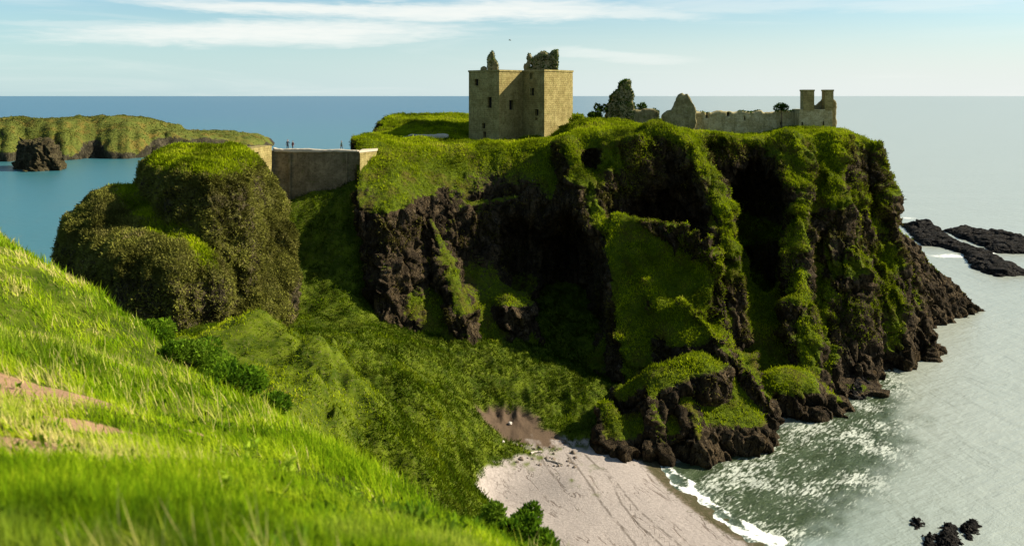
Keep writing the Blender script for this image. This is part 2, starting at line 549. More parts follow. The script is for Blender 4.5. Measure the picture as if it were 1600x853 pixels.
# ================================================================== HEADLAND
FACE = [  # photo px, py and distance of the cliff face
    (545, 235, 169), (560, 235, 169), (590, 250, 167), (650, 240, 171), (700, 235, 174), (760, 232, 175), (820, 230, 175), (880, 225, 173), (940, 215, 168), (1000, 205, 166),
    (1060, 215, 166), (1100, 225, 170), (1160, 215, 170), (1240, 215, 172), (1300, 215, 174), (1340, 225, 180), (1375, 260, 186),
    (552, 290, 161), (565, 310, 157), (600, 330, 153.5), (640, 330, 157), (680, 340, 162), (740, 330, 165), (800, 330, 167), (850, 320, 166), (900, 320, 161), (940, 330, 160),
    (1000, 330, 166), (1060, 330, 167), (1110, 330, 171), (1180, 330, 172), (1240, 330, 166), (1290, 330, 168), (1340, 330, 172), (1390, 330, 183),
    (555, 400, 152), (560, 430, 150), (620, 430, 150), (680, 430, 156), (740, 430, 159), (800, 430, 162), (860, 430, 164), (930, 430, 158), (1000, 430, 163), (1060, 430, 165), (1120, 430, 161),
    (1180, 430, 164), (1245, 430, 158), (1300, 430, 161), (1350, 430, 165), (1395, 430, 175),
    (600, 495, 146), (660, 520, 146), (720, 530, 145), (800, 510, 151), (870, 560, 150), (950, 560, 148), (1050, 600, 145), (1180, 600, 147),
    (1250, 560, 149), (1265, 640, 140), (1320, 620, 150), (1370, 590, 158), (1415, 560, 167),
    (600, 720, 140), (800, 700, 142), (1000, 740, 138), (1265, 700, 136), (1400, 640, 160)]
fp = np.array([P(*q) for q in FACE])
yface = RBF(fp[:, [0, 2]], fp[:, 1], 1.5)
TOPS = [(590, 213, 178), (570, 212, 172), (640, 190, 206), (700, 189, 206), (735, 190, 206), (600, 206, 200), (650, 230, 174), (700, 226, 176), (760, 222, 182), (820, 224, 182), (870, 215, 180), (905, 190, 181), (930, 200, 176),
        (960, 192, 180), (1000, 200, 171), (1040, 200, 171), (1060, 208, 182), (1100, 217, 184), (1130, 210, 176), (1180, 213, 176), (1200, 217, 186), (1240, 210, 184), (1300, 208, 180), (1330, 208, 184),
        (1370, 245, 190), (750, 216, 195), (850, 214, 200), (950, 190, 200), (1100, 196, 210), (1250, 190, 205), (700, 215, 190), (1150, 206, 196), (1300, 198, 196), (880, 205, 190)]
tp = np.array([P(*q) for q in TOPS])
ztop = RBF(tp[:, :2], tp[:, 2], 2.0)


def headland_field():
    g = Grid((-38, 113, -3), (114, 236, 47.5), 0.42)
    X, Y, Z = g.x, g.y, g.z
    yf = yface(X[:, :, 0][:, :, None][:, 0, :], Z[0]).astype(np.float32)       # (nx, nz)
    yf = yf.reshape(g.n[0], 1, g.n[2])
    # vertical fluting of the cliff
    q = np.stack(np.broadcast_arrays(X[:, :, :], 0 * X + 3.0, Z[:, :, :] * 0.22 + X * 0.10), -1)
    flu = ridged(q, (0.16, 1, 0.16), 3, 3) * 1.5 + vnoise(q, (0.5, 1, 0.5), 9) * 0.6
    yf = yf - flu.reshape(g.n[0], 1, g.n[2]) * sstep(42 - Z, 0, 6)
    zt = ztop(X[:, :, 0], Y[:, :, 0]).astype(np.float32)[:, :, None]
    q2 = np.stack(np.broadcast_arrays(X, Y, 0 * X), -1)
    lump = fbm(q2, 0.14, 3, 5).reshape(g.n[0], g.n[1], 1)
    zt = zt + lump * 1.0
    f = smax(0.8 * (yf - Y), Z - zt, 2.2)
    xl = -30.0 + (40 - Z) * 0.22 + lump * 1.2
    f = smax(f, (xl - X), 1.5)
    xr = np.interp(Z, [-3, 0, 10, 25, 36, 41, 46], [84, 83, 81, 79.5, 76, 71.5, 66]).astype(np.float32)
    xr = xr + (Y - 185) * 0.12 * (Y > 185)
    q3 = np.stack(np.broadcast_arrays(0 * Y, Y, Z * 0.2), -1)
    f = smax(f, 0.9 * (X - xr - ridged(q3, (1, 0.14, 0.14), 3, 4).reshape(1, g.n[1], g.n[2]) * 1.6), 2.5)
    f = smax(f, 0.8 * (Y - (231 - np.maximum(0, X - 30) * 0.25 - Z * 0.12)), 3)
    f = np.ascontiguousarray(f.astype(np.float32))
    # buttresses
    g.chain(f, [P(1020, 214, 169), P(1070, 236, 166), P(1105, 285, 161), P(1128, 340, 156), P(1142, 400, 151.5), P(1143, 440, 149), P(1142, 520, 148)], [3.0, 2.6, 2.2, 1.9, 1.6, 1.7, 3.0], k=1.6)
    g.chain(f, [P(1235, 225, 172), P(1243, 300, 165), P(1248, 400, 158), P(1252, 480, 153), P(1262, 590, 146)], [3, 2.2, 2.0, 2.2, 3.0], k=2)
    g.chain(f, [P(1300, 225, 175), P(1305, 330, 166), P(1322, 440, 161), P(1335, 590, 155)], [3, 2.6, 2.6, 3.0], k=2)
    g.chain(f, [P(1350, 235, 181), P(1378, 320, 178), P(1390, 430, 172), P(1398, 560, 164)], [2.5, 2.6, 2.6, 3.2], k=2)
    g.chain(f, [P(660, 325, 163), P(700, 420, 155), P(722, 500, 147), P(730, 560, 143)], [1.0, 1.7, 1.9, 1.6], k=1.5)
    g.chain(f, [P(885, 235, 171), P(915, 300, 163), P(932, 370, 157), P(945, 440, 153), P(962, 500, 149)], [3, 2.8, 2.3, 1.9, 1.2], k=1.8)
    g.chain(f, [P(965, 348, 156), P(965, 430, 151), P(985, 520, 145)], [1.2, 2.2, 2.5], k=1.5)
    # the recesses and the cave
    g.ell(f, P(888, 455, 160), (7.0, 17, 14.0), 'sub', 1.0)
    g.ell(f, P(812, 400, 166), (5.0, 8, 8.0), 'sub', 1.5)
    g.ell(f, P(1042, 365, 166), (8.5, 11, 8.5), 'sub', 1.2)
    g.ell(f, P(1180, 322, 172), (6.5, 13, 8.5), 'sub', 1.2)
    g.ell(f, P(1192, 400, 168), (4.0, 9, 9.0), 'sub', 1.2)
    g.chain(f, [P(1258, 300, 171), P(1280, 430, 160), P(1283, 600, 147)], [0.9, 1.3, 1.8], 'sub', 0.8)
    g.chain(f, [P(1332, 330, 169), P(1345, 420, 163), P(1352, 520, 158)], [0.7, 1.2, 1.2], 'sub', 0.8)
    g.chain(f, [P(640, 300, 163), P(668, 400, 156), P(700, 500, 147.5)], [0.7, 1.2, 1.4], 'sub', 0.6)
    g.ell(f, P(925, 256, 167), (1.9, 4, 2.6), 'sub', 0.6)
    g.chain(f, [P(740, 310, 166), P(800, 302, 168)], 0.9, 'sub', 0.5)
    g.ell(f, P(800, 492, 152.5), (3.8, 3.5, 3.6), 'add', 0.8)
    # the green apron below the recess and its spine
    g.wedge(f, [P(962, 342, 156), P(1000, 360, 153), P(1050, 395, 149.5), P(1122, 441, 144.5)], 0.75, 0.9, left=0.12, ends=(0.10, 0.14), xmin=16.6)
    g.wedge(f, [P(1062, 468, 141), P(1085, 492, 138), P(1130, 548, 133.5), P(1165, 590, 130.5), P(1203, 632, 128)], 0.30, 0.5, left=0.42, ends=(0.3, 0.2))
    g.chain(f, [P(1050, 520, 145), P(1075, 550, 139)], [5, 4.5], k=2)
    g.chain(f, [P(992, 400, 150), P(1025, 470, 145), P(1048, 530, 140), P(1056, 565, 137)], [1.2, 1.8, 2.0, 1.5], k=1.2)
    # the front block
    g.chain(f, [P(985, 640, 130), P(1035, 622, 129), P(1090, 600, 130.5)], [3.4, 4.2, 4.2], k=0.8)
    g.ell(f, P(1070, 660, 131.5), (11.5, 6.5, 8.0), 'add', 0.8)
    g.chain(f, [P(1120, 580, 134), P(1160, 660, 130)], [2.2, 2.6], k=0.8)
    g.chain(f, [P(1000, 700, 126), P(1070, 700, 127), P(1150, 690, 128)], [4.6, 6.2, 5.2], k=1.2)
    g.chain(f, [P(1075, 640, 124.5), P(1092, 705, 121.5)], [1.3, 2.0], k=0.7)
    g.chain(f, [P(1020, 620, 125.5), P(1030, 705, 122.0)], [1.0, 1.8], k=0.7)
    g.chain(f, [P(948, 645, 126), P(966, 705, 123)], [1.4, 2.9], k=0.5)
    g.ell(f, P(1235, 640, 142), (6.5, 6, 6.6), 'add', 1.0)
    g.ell(f, P(1285, 645, 143), (3.5, 4, 4.0), 'add', 1.0)
    g.ell(f, P(1335, 615, 151), (5, 4, 2.5), 'add', 1.0)
    # the slanting ribs that run into the sea at the point
    for a, b, c in (((1392, 338, 200), (1440, 398, 202), (1532, 484, 206)), ((1395, 375, 196), (1430, 430, 197), (1500, 484, 203)), ((1400, 420, 190), (1425, 470, 190), (1470, 488, 200)),
                    ((1400, 470, 178), (1420, 500, 180), (1436, 512, 184))):
        g.wedge(f, [P(*a), P(*b), P(*c)], 0.50, 0.3, k=0.5)
    return g, f


g, f = headland_field()
hV, hQ = surface_nets(f, g.lo, g.h)
del f
hV = smooth_verts(hV, hQ, 2, 0.5)
hV, hQ = subdiv(hV, hQ)
hV = smooth_verts(hV, hQ, 1, 0.5)
hN0 = vnormals(smooth_verts(hV, hQ, 5, 0.6), hQ)


def crag(V, steep, sc=1.0, tilt=0.12):
    """blocky, fissured relief of bare rock"""
    q = V.copy(); q[:, 0] += V[:, 2] * tilt; q[:, 2] *= 0.38
    q = q + 0.9 * sc * np.stack([fbm(V, 0.35 / sc, 2, k) for k in (71, 72, 73)], 1)
    d1, d2, v1, t1 = worley(q, 0.24 / sc, 1)
    e1, e2, v2, t2 = worley(q, 0.62 / sc, 2)
    r = ridged(q, 0.36 / sc, 3, 21)
    big = v1 * 0.75 + t1 * 1.3 - 0.75 * (1 - sstep(d2 - d1, 0.0, 0.09))
    small = v2 * 0.30 + t2 * 0.75 - 0.22 * (1 - sstep(e2 - e1, 0.0, 0.10))
    return sc * steep * (big + small + r * 0.45 + 0.5 * (np.abs(((V[:, 2] + 0.45 * V[:, 0] + 1.5 * fbm(V, 0.2, 2, 75)) * 0.55 / sc) % 1 - 0.5) - 0.25))


steep = 1 - sstep(hN0[:, 2], 0.40, 0.75)
ap = sstep(hV[:, 0], 15, 18) * (1 - sstep(hV[:, 0], 34, 38)) * (1 - sstep(hV[:, 1], 155, 159)) * sstep(hV[:, 2], 10, 13) * (1 - sstep(hV[:, 2], 29, 32)) * sstep(hN0[:, 2], 0.18, 0.42)
steep = steep * (1 - 0.85 * ap)
disp = crag(hV, steep) + fbm(hV, 0.8, 4, 31) * (0.35 + 0.35 * steep) + vnoise(hV, 0.3, 44) * 0.4
hV = hV + hN0 * disp[:, None]
hN = vnormals(hV, hQ)
# where turf grows: on ledges and shoulders, thinning towards the splash zone and in the recesses
pyh = hV[:, 2]
veg = -0.05 + 1.0 * sstep(hN0[:, 2], 0.25, 0.70) + 0.40 * sstep(pyh, 33, 41) * sstep(hN0[:, 2], -0.1, 0.35)
veg += 0.35 * fbm(hV, 0.16, 3, 61)
veg -= 0.38 * sstep(hV[:, 0], -33, -27) * (1 - sstep(hV[:, 0], 1, 8)) * (1 - sstep(pyh, 34, 40))
veg *= sstep(pyh + 2.5 * vnoise(hV, 0.3, 5), 1.2, 4.5)
px_ = 800 + hV[:, 0] / hV[:, 1] * F
veg += 0.6 * ap
veg -= 0.45 * (1 - sstep(hV[:, 1], 132, 138)) * (1 - sstep(hN0[:, 2], 0.55, 0.8))
veg -= 0.5 * sstep(hV[:, 0], 78, 84) * (1 - sstep(pyh, 14, 20))
veg += 0.34 * sstep(hV[:, 0], 22, 34) * (1 - sstep(hV[:, 0], 76, 82)) * sstep(pyh, 8, 20) * sstep(hN0[:, 2], -0.2, 0.3)
veg -= 0.5 * (1 - sstep(hN0[:, 2], -0.25, 0.1))
veg = np.clip(veg, 0, 1.2)
head = mesh_np('headland', hV, hQ, M_head)
attr(head, 'veg', veg)
tag(head, 'sheer dark sea cliff with green turf on its top and ledges, below the castle', 'cliff', kind='structure')


def tufts_on(V, Q, Nn, w, n, name, m, smin_, smax_, label, cat, olive=None, upw=0.7, wid=0.28, tintbias=0.0, tfun=None):
    p, k = scatter(V, Q, w, n)
    nn = norm(Nn[Q[k]].mean(1))
    nb = 3
    base = np.repeat(p - nn * 0.08, nb, 0)
    up = norm(np.repeat(nn, nb, 0) * 0.55 + np.array([0, 0, upw]) + rng.normal(0, 0.38, (len(base), 3)))
    s = np.repeat(rng.uniform(smin_, smax_, len(p)) * (0.75 + 0.6 * np.clip(fbm(p, 0.5, 2, 3) + .4, 0, 1)), nb) * rng.uniform(0.7, 1.1, len(base))
    base = base + rng.normal(0, 0.16, base.shape)
    t = np.clip(0.40 + tintbias + 0.9 * fbm(p, 0.22, 4, 81) + rng.normal(0, 0.10, len(p)), 0, 1)
    if tfun is not None: t = np.clip(t + tfun(p), 0, 1)
    t = np.clip(np.repeat(t, nb) + rng.normal(0, 0.07, len(base)), 0, 1)
    o = blades(name, base, up, s, s * wid * rng.uniform(.7, 1.2, len(s)), t, m)
    return tag(o, label, cat, kind='stuff')


# rounded turf on the shoulders and terraces, coarser scrub on the faces
face_ok = (hN0[:, 1] < 0.55) | (hN0[:, 2] > 0.5)
wt = np.clip(veg - 0.42, 0, 1) * sstep(hN0[:, 2] + 0.25 * ap, 0.3, 0.55) * (0.3 + sstep(hN[:, 2], 0.1, 0.5)) * face_ok * (hV[:, 1] < 222)
tufts_on(hV, hQ, hN0, wt, 230000, 'headland_grass', M_tuft, 0.20, 0.48, 'bright green turf growing over the cliff top and its terraces', 'grass', tintbias=0.08)
ws = np.clip(0.10 + 0.9 * fbm(hV, 0.2, 3, 71) + 0.35 * sstep(pyh, 26, 38), 0, 1) * (1 - sstep(hN0[:, 2], 0.25, 0.55)) * (hN0[:, 2] > -0.15) * sstep(pyh, 4, 12) * face_ok * (hV[:, 1] < 222)
tufts_on(hV, hQ, hN0, ws, 42000, 'cliff_scrub', M_olive, 0.25, 0.6, 'olive brown scrub clinging to the steep cliff faces', 'scrub', upw=0.25, wid=0.4)

wr = sstep(hV[:, 0], 16, 28) * sstep(hV[:, 1], 132, 138) * (1 - sstep(hV[:, 0], 74, 82)) * np.clip(0.15 + 1.3 * fbm(hV, 0.17, 3, 171), 0, 1) * sstep(hN0[:, 2], -0.05, 0.25) * (1 - sstep(hN0[:, 2], 0.5, 0.7)) * sstep(pyh, 5, 14) * face_ok * (hV[:, 1] < 200)
tufts_on(hV, hQ, hN0, wr, 80000, 'hanging_turf', M_tuft, 0.16, 0.40, 'green turf hanging down the buttresses of the cliff below the long ruined wall', 'grass', upw=0.3, wid=0.32)

# ================================================================== STACK on the left
g = Grid((-84, 108, -2), (-29, 176, 45), 0.38)
X, Y, Z = g.x, g.y, g.z
f = np.full(g.n, 30.0, np.float32)


def hull(g, f, poly, zb, ztopf, k, batter=0.12):
    """solid over a plan polygon with battered sides"""
    X2, Y2 = g.x[:, :, 0], g.y[:, :, 0]
    poly = np.asarray(poly, float)[:, :2]
    d = np.full((g.n[0], g.n[1]), 1e9); ins = np.zeros((g.n[0], g.n[1]), bool)
    for a, b in zip(poly, np.roll(poly, -1, 0)):
        e = b - a
        t = np.clip(((X2 - a[0]) * e[0] + (Y2 - a[1]) * e[1]) / (e @ e), 0, 1)
        d = np.minimum(d, np.hypot(X2 - a[0] - t * e[0], Y2 - a[1] - t * e[1]))
        c = ((a[1] > Y2) != (b[1] > Y2)) & (X2 < (b[0] - a[0]) * (Y2 - a[1]) / (b[1] - a[1] + 1e-9) + a[0])
        ins ^= c
    sd = np.where(ins, -d, d)[:, :, None].astype(np.float32)
    return smax(sd + batter(g.z), g.z - ztopf, k).astype(np.float32)


# upper block: tall, with a flat green top; its foot bulges out
up_poly = [P(215, 300, 142), P(262, 300, 133), P(330, 300, 130), P(384, 300, 135), P(412, 300, 146), P(398, 300, 157), P(330, 300, 158), P(222, 300, 154)]
low_poly = [P(86, 400, 139), P(112, 400, 128), P(190, 400, 121), P(280, 400, 120), P(345, 400, 124), P(350, 400, 150), P(130, 400, 156)]
bu = lambda z: np.interp(z, [-2, 6, 14, 24, 32, 38, 44], [2.5, 0.5, -1.2, -1.2, -0.4, 0.7, 2.6]).astype(np.float32)
bl = lambda z: np.interp(z, [-2, 6, 14, 22, 28, 34, 40], [5.0, 2.5, 0.6, -0.2, 0.3, 2.2, 6.0]).astype(np.float32)
zu = 40.5 + 0.045 * (Y - 148) - 0.07 * np.maximum(0, X + 50) + 0 * X
f = hull(g, f, up_poly, 0, zu, 3.0, bu)
lp = np.array([P(*q) for q in [(140, 316, 139), (100, 345, 136), (190, 300, 146), (215, 335, 136), (260, 372, 129), (310, 398, 126), (130, 350, 131), (330, 380, 132), (160, 305, 152)]])
zl = (RBF(lp[:, :2], lp[:, 2], 2.0)(X[:, :, 0], Y[:, :, 0])[:, :, None] + 1.0).astype(np.float32)
f2 = hull(g, f, low_poly, 0, zl, 5.0, bl)
f = smin(f, f2, 1.2)
g.chain(f, [P(430, 400, 146), P(432, 450, 142.5), P(415, 520, 136)], [3.4, 3.6, 3.4], k=2)
# shelf rising to the notch, the notch itself and the green groove down the front
g.chain(f, [P(236, 340, 132), P(275, 372, 127), P(300, 392, 125)], [1.8, 1.5, .6], 'sub', 1.2)
g.chain(f, [P(360, 250, 141), P(405, 300, 138), P(432, 345, 140)], [1.0, 1.0, .7], 'sub', 1.6)
g.chain(f, [P(372, 285, 146), P(398, 315, 150), P(410, 380, 146), P(405, 470, 140), P(380, 540, 131)], [4.0, 3.6, 3.6, 3.8, 3.0], k=3)
sV, sQ = surface_nets(np.ascontiguousarray(f), g.lo, g.h)
sV = smooth_verts(sV, sQ, 2, 0.5)
sV, sQ = subdiv(sV, sQ)
sV = smooth_verts(sV, sQ, 1, 0.5)
sN0 = vnormals(smooth_verts(sV, sQ, 3, 0.6), sQ)
sst = 1 - sstep(sN0[:, 2], 0.5, 0.8)
sV = sV + sN0 * (fbm(sV, 0.13, 3, 14) * 2.0 + fbm(sV, 0.9, 3, 15) * 0.7 * sst + ridged(sV, 0.5, 3, 16) * 0.25 * sst + crag(sV, sst, 0.7) * 0.45)[:, None]
sveg = 0.30 + 0.8 * sstep(sN0[:, 2], 0.1, 0.7) + 0.4 * fbm(sV, 0.2, 3, 17) + 0.25 * sstep(sV[:, 2], 12, 30)
sveg *= sstep(sN0[:, 2], -0.5, 0.0) * sstep(sV[:, 2], 2, 8)
stack = mesh_np('rock_stack', sV, sQ, M_stack)
attr(stack, 'veg', sveg)
tag(stack, 'bulging scrub covered rock stack with a flat green top left of the stone wall', 'rock', kind='structure')
sok = (sN0[:, 1] < 0.5) | (sN0[:, 2] > 0.5)
strip = np.array([P(*q)[:2] for q in [(200, 296, 147), (225, 325, 139), (262, 372, 129), (330, 402, 126)]])
ds = np.full(len(sV), 1e9)
for a, b in zip(strip[:-1], strip[1:]):
    e = b - a; t = np.clip(((sV[:, 0] - a[0]) * e[0] + (sV[:, 1] - a[1]) * e[1]) / (e @ e), 0, 1)
    ds = np.minimum(ds, np.hypot(sV[:, 0] - a[0] - t * e[0], sV[:, 1] - a[1] - t * e[1]))
green = np.maximum(sstep(sV[:, 2], 36.5, 38.5), 1 - sstep(ds + 1.5 * fbm(sV, 0.3, 2, 19), 1.8, 3.6))
tufts_on(sV, sQ, sN0, np.clip(sveg - 0.2, 0, 1) * (1 - sstep(sN0[:, 2], 0.5, 0.75) * green) * sok, 100000, 'stack_scrub', M_stkscrub, 0.22, 0.5, 'dense olive scrub over the steep sides of the left rock stack', 'scrub', upw=0.25, wid=0.42, tintbias=0.06)
tufts_on(sV, sQ, sN0, sstep(sN0[:, 2], 0.40, 0.7) * sok * green, 20000, 'stack_grass', M_tuft, 0.3, 0.6, 'bright green grass on the flat top and shelf of the left rock stack', 'grass', tintbias=0.05)

# ================================================================== GROUND
C = []
C += [(0, 0, 48.2), (-6, 0, 48.7), (6, 0, 46.8), (-16, 0, 49.6), (16, 0, 42), (0, -20, 50), (-30, -12, 52), (30, -12, 36), (-40, 20, 48), (-36, 45, 43), (-60, 10, 52), (0, -35, 52), (45, 0, 25), (45, 40, 6)]
for q in [(0, 853, 5), (300, 853, 5.5), (600, 853, 7), (800, 853, 9.2), (0, 700, 8.5), (200, 700, 9.5), (400, 750, 10.5), (0, 600, 13), (200, 640, 15), (0, 500, 23), (100, 528, 24), (250, 600, 23), (550, 800, 12),
          (0, 392, 44), (-120, 370, 46), (100, 462, 39), (230, 550, 33), (320, 612, 29), (400, 668, 26), (520, 745, 20.5), (620, 785, 17.5), (700, 815, 15.5), (790, 846, 13), (870, 880, 11.5), (930, 930, 9)]:
    C.append(tuple(P(*q)))
for (px, py, Y), dY, dr in [((0, 392, 44), 14, 7), ((100, 462, 39), 13, 6.5), ((230, 550, 33), 12, 6.5), ((320, 612, 29), 11, 6), ((400, 668, 26), 10, 6), ((520, 745, 20.5), 9, 6), ((620, 785, 17.5), 8, 6), ((700, 815, 15.5), 8, 6), ((790, 846, 13), 8, 6), ((870, 880, 11.5), 8, 6)]:
    a = P(px, py, Y + dY); a[2] -= dr; C.append(tuple(a))
    a = P(px, py, Y + dY * 2.4); a[2] -= dr * 1.5; C.append(tuple(a))
for q in [(405, 515, 95), (450, 527, 93), (500, 545, 90), (513, 590, 84), (516, 640, 79), (518, 690, 72), (440, 600, 77), (400, 570, 85), (340, 560, 97), (470, 660, 70), (420, 640, 66), (530, 640, 86), (527, 590, 92), (530, 690, 78), (512, 545, 97), (470, 527, 104),
          (545, 530, 121), (580, 560, 119), (620, 600, 113), (680, 560, 128), (700, 660, 112), (745, 715, 114.5), (640, 700, 103), (545, 620, 108), (540, 700, 96), (690, 760, 101), (600, 780, 90), (530, 560, 116),
          (445, 318, 164), (447, 360, 157), (445, 430, 150), (438, 500, 142), (430, 322, 164), (500, 305, 164), (560, 287, 164), (590, 290, 166), (470, 400, 154), (450, 480, 145), (520, 480, 145), (600, 495, 147), (680, 530, 143), (760, 540, 142), (850, 585, 139), (930, 620, 133), (1000, 640, 134),
          (400, 540, 124), (300, 560, 118), (150, 560, 125), (760, 655, 128), (800, 665, 126.5), (840, 690, 123), (880, 690, 124), (780, 720, 117), (755, 765, 110.5), (900, 750, 112.5), (900, 853, 97), (800, 853, 97), (1000, 853, 97.4), (1000, 740, 116),
          (1040, 732, 119), (1100, 790, 108), (1210, 853, 98.4)]:
    C.append(tuple(P(*q)))
C += [(-70, 110, 3), (-60, 90, 16), (-90, 120, -3), (-80, 150, -4), (-45, 178, 18), (-30, 185, 10), (-40, 215, -4), (-33, 166, 31), (-60, 190, -3), (40, 105, -2.0), (60, 120, -4), (60, 80, -4), (33, 88, -1), (5, 75, 1.2), (-10, 80, 3), (25, 72, -0.5), (80, 140, -5), (60, 50, -3), (20, 50, 6), (110, 100, -6),
      (-90, 60, 30), (-120, 80, 2), (-110, 30, 46), (-130, 120, -5), (0, 55, 14), (-20, 100, 16), (110, 20, -4)]
C += [tuple(P(*q)) for q in [(800, 520, 152), (700, 522, 151), (640, 512, 150), (880, 560, 152), (880, 572, 146), (940, 580, 148)]]
C += [(x, 162, 9) for x in (-15, -8, 0, 8, 16)] + [(x, 175, 12) for x in (-12, 0, 12)]
for q, dr in [((515, 600, 92), 3.5), ((517, 650, 87), 3.5), ((508, 560, 97), 3.5), ((450, 540, 105), 3), ((520, 705, 80), 3), ((405, 525, 106), 3)]:
    a = P(*q); a[2] -= dr; C.append(tuple(a))
C = np.array(C)
ground_z = RBF(C[:, :2], C[:, 2], 1.2)


SPUR = np.array([P(*q) for q in [(330, 520, 112), (405, 512, 100), (445, 530, 95), (498, 540, 90), (513, 590, 84), (517, 640, 78), (520, 710, 70), (510, 760, 62)]])


def gz(x, y):
    z = ground_z(x, y)
    x, y = np.asarray(x, float), np.asarray(y, float)
    sp = np.full(z.shape, -99.0)
    for a, b in zip(SPUR[:-1], SPUR[1:]):
        d = (b - a)[:2]
        t = np.clip(((x - a[0]) * d[0] + (y - a[1]) * d[1]) / (d @ d), 0, 1)
        ds = np.hypot(x - a[0] - t * d[0], y - a[1] - t * d[1])
        far_side = d[0] * (y - a[1]) - d[1] * (x - a[0]) > 0
        sp = np.maximum(sp, a[2] + t * (b[2] - a[2]) - np.where(far_side, 1.1 * np.maximum(ds - 0.5, 0), 0.22 * ds + 0.012 * ds * ds))
    z = np.where((y > 55) & (y < 130), smax(z, sp, 0.6), z)
    p = np.stack([x, y, 0 * x], -1)
    d = np.hypot(x, y)
    near = 1 - sstep(d, 40, 75)
    bch = sstep(z, 1.8, 4.0)
    z = z + near * (fbm(p, 0.35, 3, 91) * 0.30 + fbm(p, 1.6, 2, 92) * 0.07) * sstep(d, 2.0, 5.0) + (1 - near) * bch * (fbm(p, 0.14, 3, 93) * 1.3 + ridged(np.stack([x * 0.8 + y * 0.5, -x * 0.3 + y * 0.45, 0 * x], -1), 0.8, 2, 96) * 0.35 + ridged(p * [1, 0.6, 1], 0.5, 3, 94) * 0.55)
    # low tide ripples and rills on the sand
    z = z + (1 - bch) * (1 - near) * (fbm(p, 0.25, 3, 95) * 0.10)
    return z


def axis(segs):
    out = []
    for a, b, h in segs: out.append(np.arange(a, b, h))
    out.append([segs[-1][1]])
    return np.concatenate(out)


gx = axis([(-125, -60, 2.0), (-60, -22, 0.6), (-22, 14, 0.16), (14, 45, 0.4), (45, 115, 2.0)])
gy = axis([(-35, 0, 1.0), (0, 3, 0.25), (3, 24, 0.12), (24, 50, 0.25), (50, 150, 0.40), (150, 180, 0.6), (180, 230, 2.0)])
GX, GY = np.meshgrid(gx, gy, indexing='ij')
GZ = gz(GX, GY)
gV = np.stack([GX, GY, GZ], -1).reshape(-1, 3)
ni, nj = GX.shape
ii, jj = np.meshgrid(np.arange(ni - 1), np.arange(nj - 1), indexing='ij')
b0 = (ii * nj + jj).ravel()
gQ = np.stack([b0, b0 + nj, b0 + nj + 1, b0 + 1], 1)
gN = vnormals(gV, gQ)
gd = np.hypot(gV[:, 0], gV[:, 1])


def blob(px, py, Y, rx, ry, rot=0.0):
    c = P(px, py, Y)
    x, y = gV[:, 0] - c[0], gV[:, 1] - c[1]
    ca, sa = math.cos(rot), math.sin(rot)
    return np.exp(-(((x * ca + y * sa) / rx) ** 2 + ((-x * sa + y * ca) / ry) ** 2))


dirt = blob(15, 600, 13, 1.1, 0.6) + blob(-40, 600, 13, 1.5, 0.8) + blob(10, 690, 9.0, 0.75, 0.45) + blob(-60, 680, 9.0, 1.0, 0.6) + blob(135, 640, 11.8, 0.7, 0.30, 0.5) + blob(85, 665, 10.3, 0.5, 0.28, 0.6) \
    + 0.7 * blob(230, 622, 14.0, 0.45, 0.3) + 0.7 * blob(300, 650, 13.5, 0.35, 0.3) + 0.8 * blob(520, 810, 10.5, 0.3, 0.25)
dirt = dirt * (1.6 + 1.1 * fbm(gV, 1.1, 4, 33))
sandn = gV[:, 2] - 1.8 + 0.8 * fbm(gV * [1, 1, 0], 0.25, 3, 37) + 0.9 * fbm(gV * [1, 1, 0], 1.1, 3, 38)
sand = (1 - sstep(sandn, -0.35, 0.35)) * sstep(gd, 60, 80)
soil = np.clip(blob(790, 668, 127, 5.0, 4.2) + blob(850, 690, 123.5, 4, 2.0), 0, 1) * sstep(gd, 60, 80)
soil = sstep(soil + 0.25 * fbm(gV, 0.5, 3, 39), 0.35, 0.6)
WL_ = np.array([P(x, y, HC * F / (y - HOR))[:2] for x, y in [(1000, 712), (1030, 722), (1060, 752), (1100, 786), (1150, 820), (1205, 848), (1260, 885), (1330, 940)]])
wd_ = np.full(len(gV), 1e9)
for a, b in zip(WL_[:-1], WL_[1:]):
    e = b - a; t = np.clip(((gV[:, 0] - a[0]) * e[0] + (gV[:, 1] - a[1]) * e[1]) / (e @ e), 0, 1)
    wd_ = np.minimum(wd_, np.hypot(gV[:, 0] - a[0] - t * e[0], gV[:, 1] - a[1] - t * e[1]))
wet_ = np.maximum(1 - sstep(wd_, 1.0, 4.5), 1 - sstep(gV[:, 2], -0.2, 0.1))
trk = np.full(len(gV), 99.0)
for line in ([(886, 716), (905, 738), (929, 772), (954, 803), (991, 846), (1030, 900)], [(915, 716), (929, 728), (951, 747), (972, 787), (1000, 819), (1038, 851), (1090, 895)], [(945, 735), (954, 745), (997, 794), (1054, 840), (1110, 885)], [(842, 716), (856, 734), (871, 752)]):
    L_ = np.array([P(x, y, (HC - 0.8) * F / (y - HOR))[:2] for x, y in line])
    for a, b in zip(L_[:-1], L_[1:]):
        e = b - a; t = np.clip(((gV[:, 0] - a[0]) * e[0] + (gV[:, 1] - a[1]) * e[1]) / (e @ e), 0, 1)
        r_ = gV[:, :2] - a - t[:, None] * e
        q_ = np.hypot(r_[:, 0], r_[:, 1]) * np.sign(e[0] * r_[:, 1] - e[1] * r_[:, 0])
        trk = np.where(np.abs(q_) < np.abs(trk), q_, trk)
m, nt, _, _ = mat('ground_turf_sand'); n = N(nt)
p = n.geo('Position')
n1, n2, n3 = n.noise(p, 0.5, 5, 0.65), n.noise(p, 3.0, 5, 0.7), n.noise(p, 22, 4, 0.7)
turf = n.mix(n.ramp(n1, 0.35, 0.65), (0.030, 0.048, 0.003), (0.085, 0.110, 0.006))
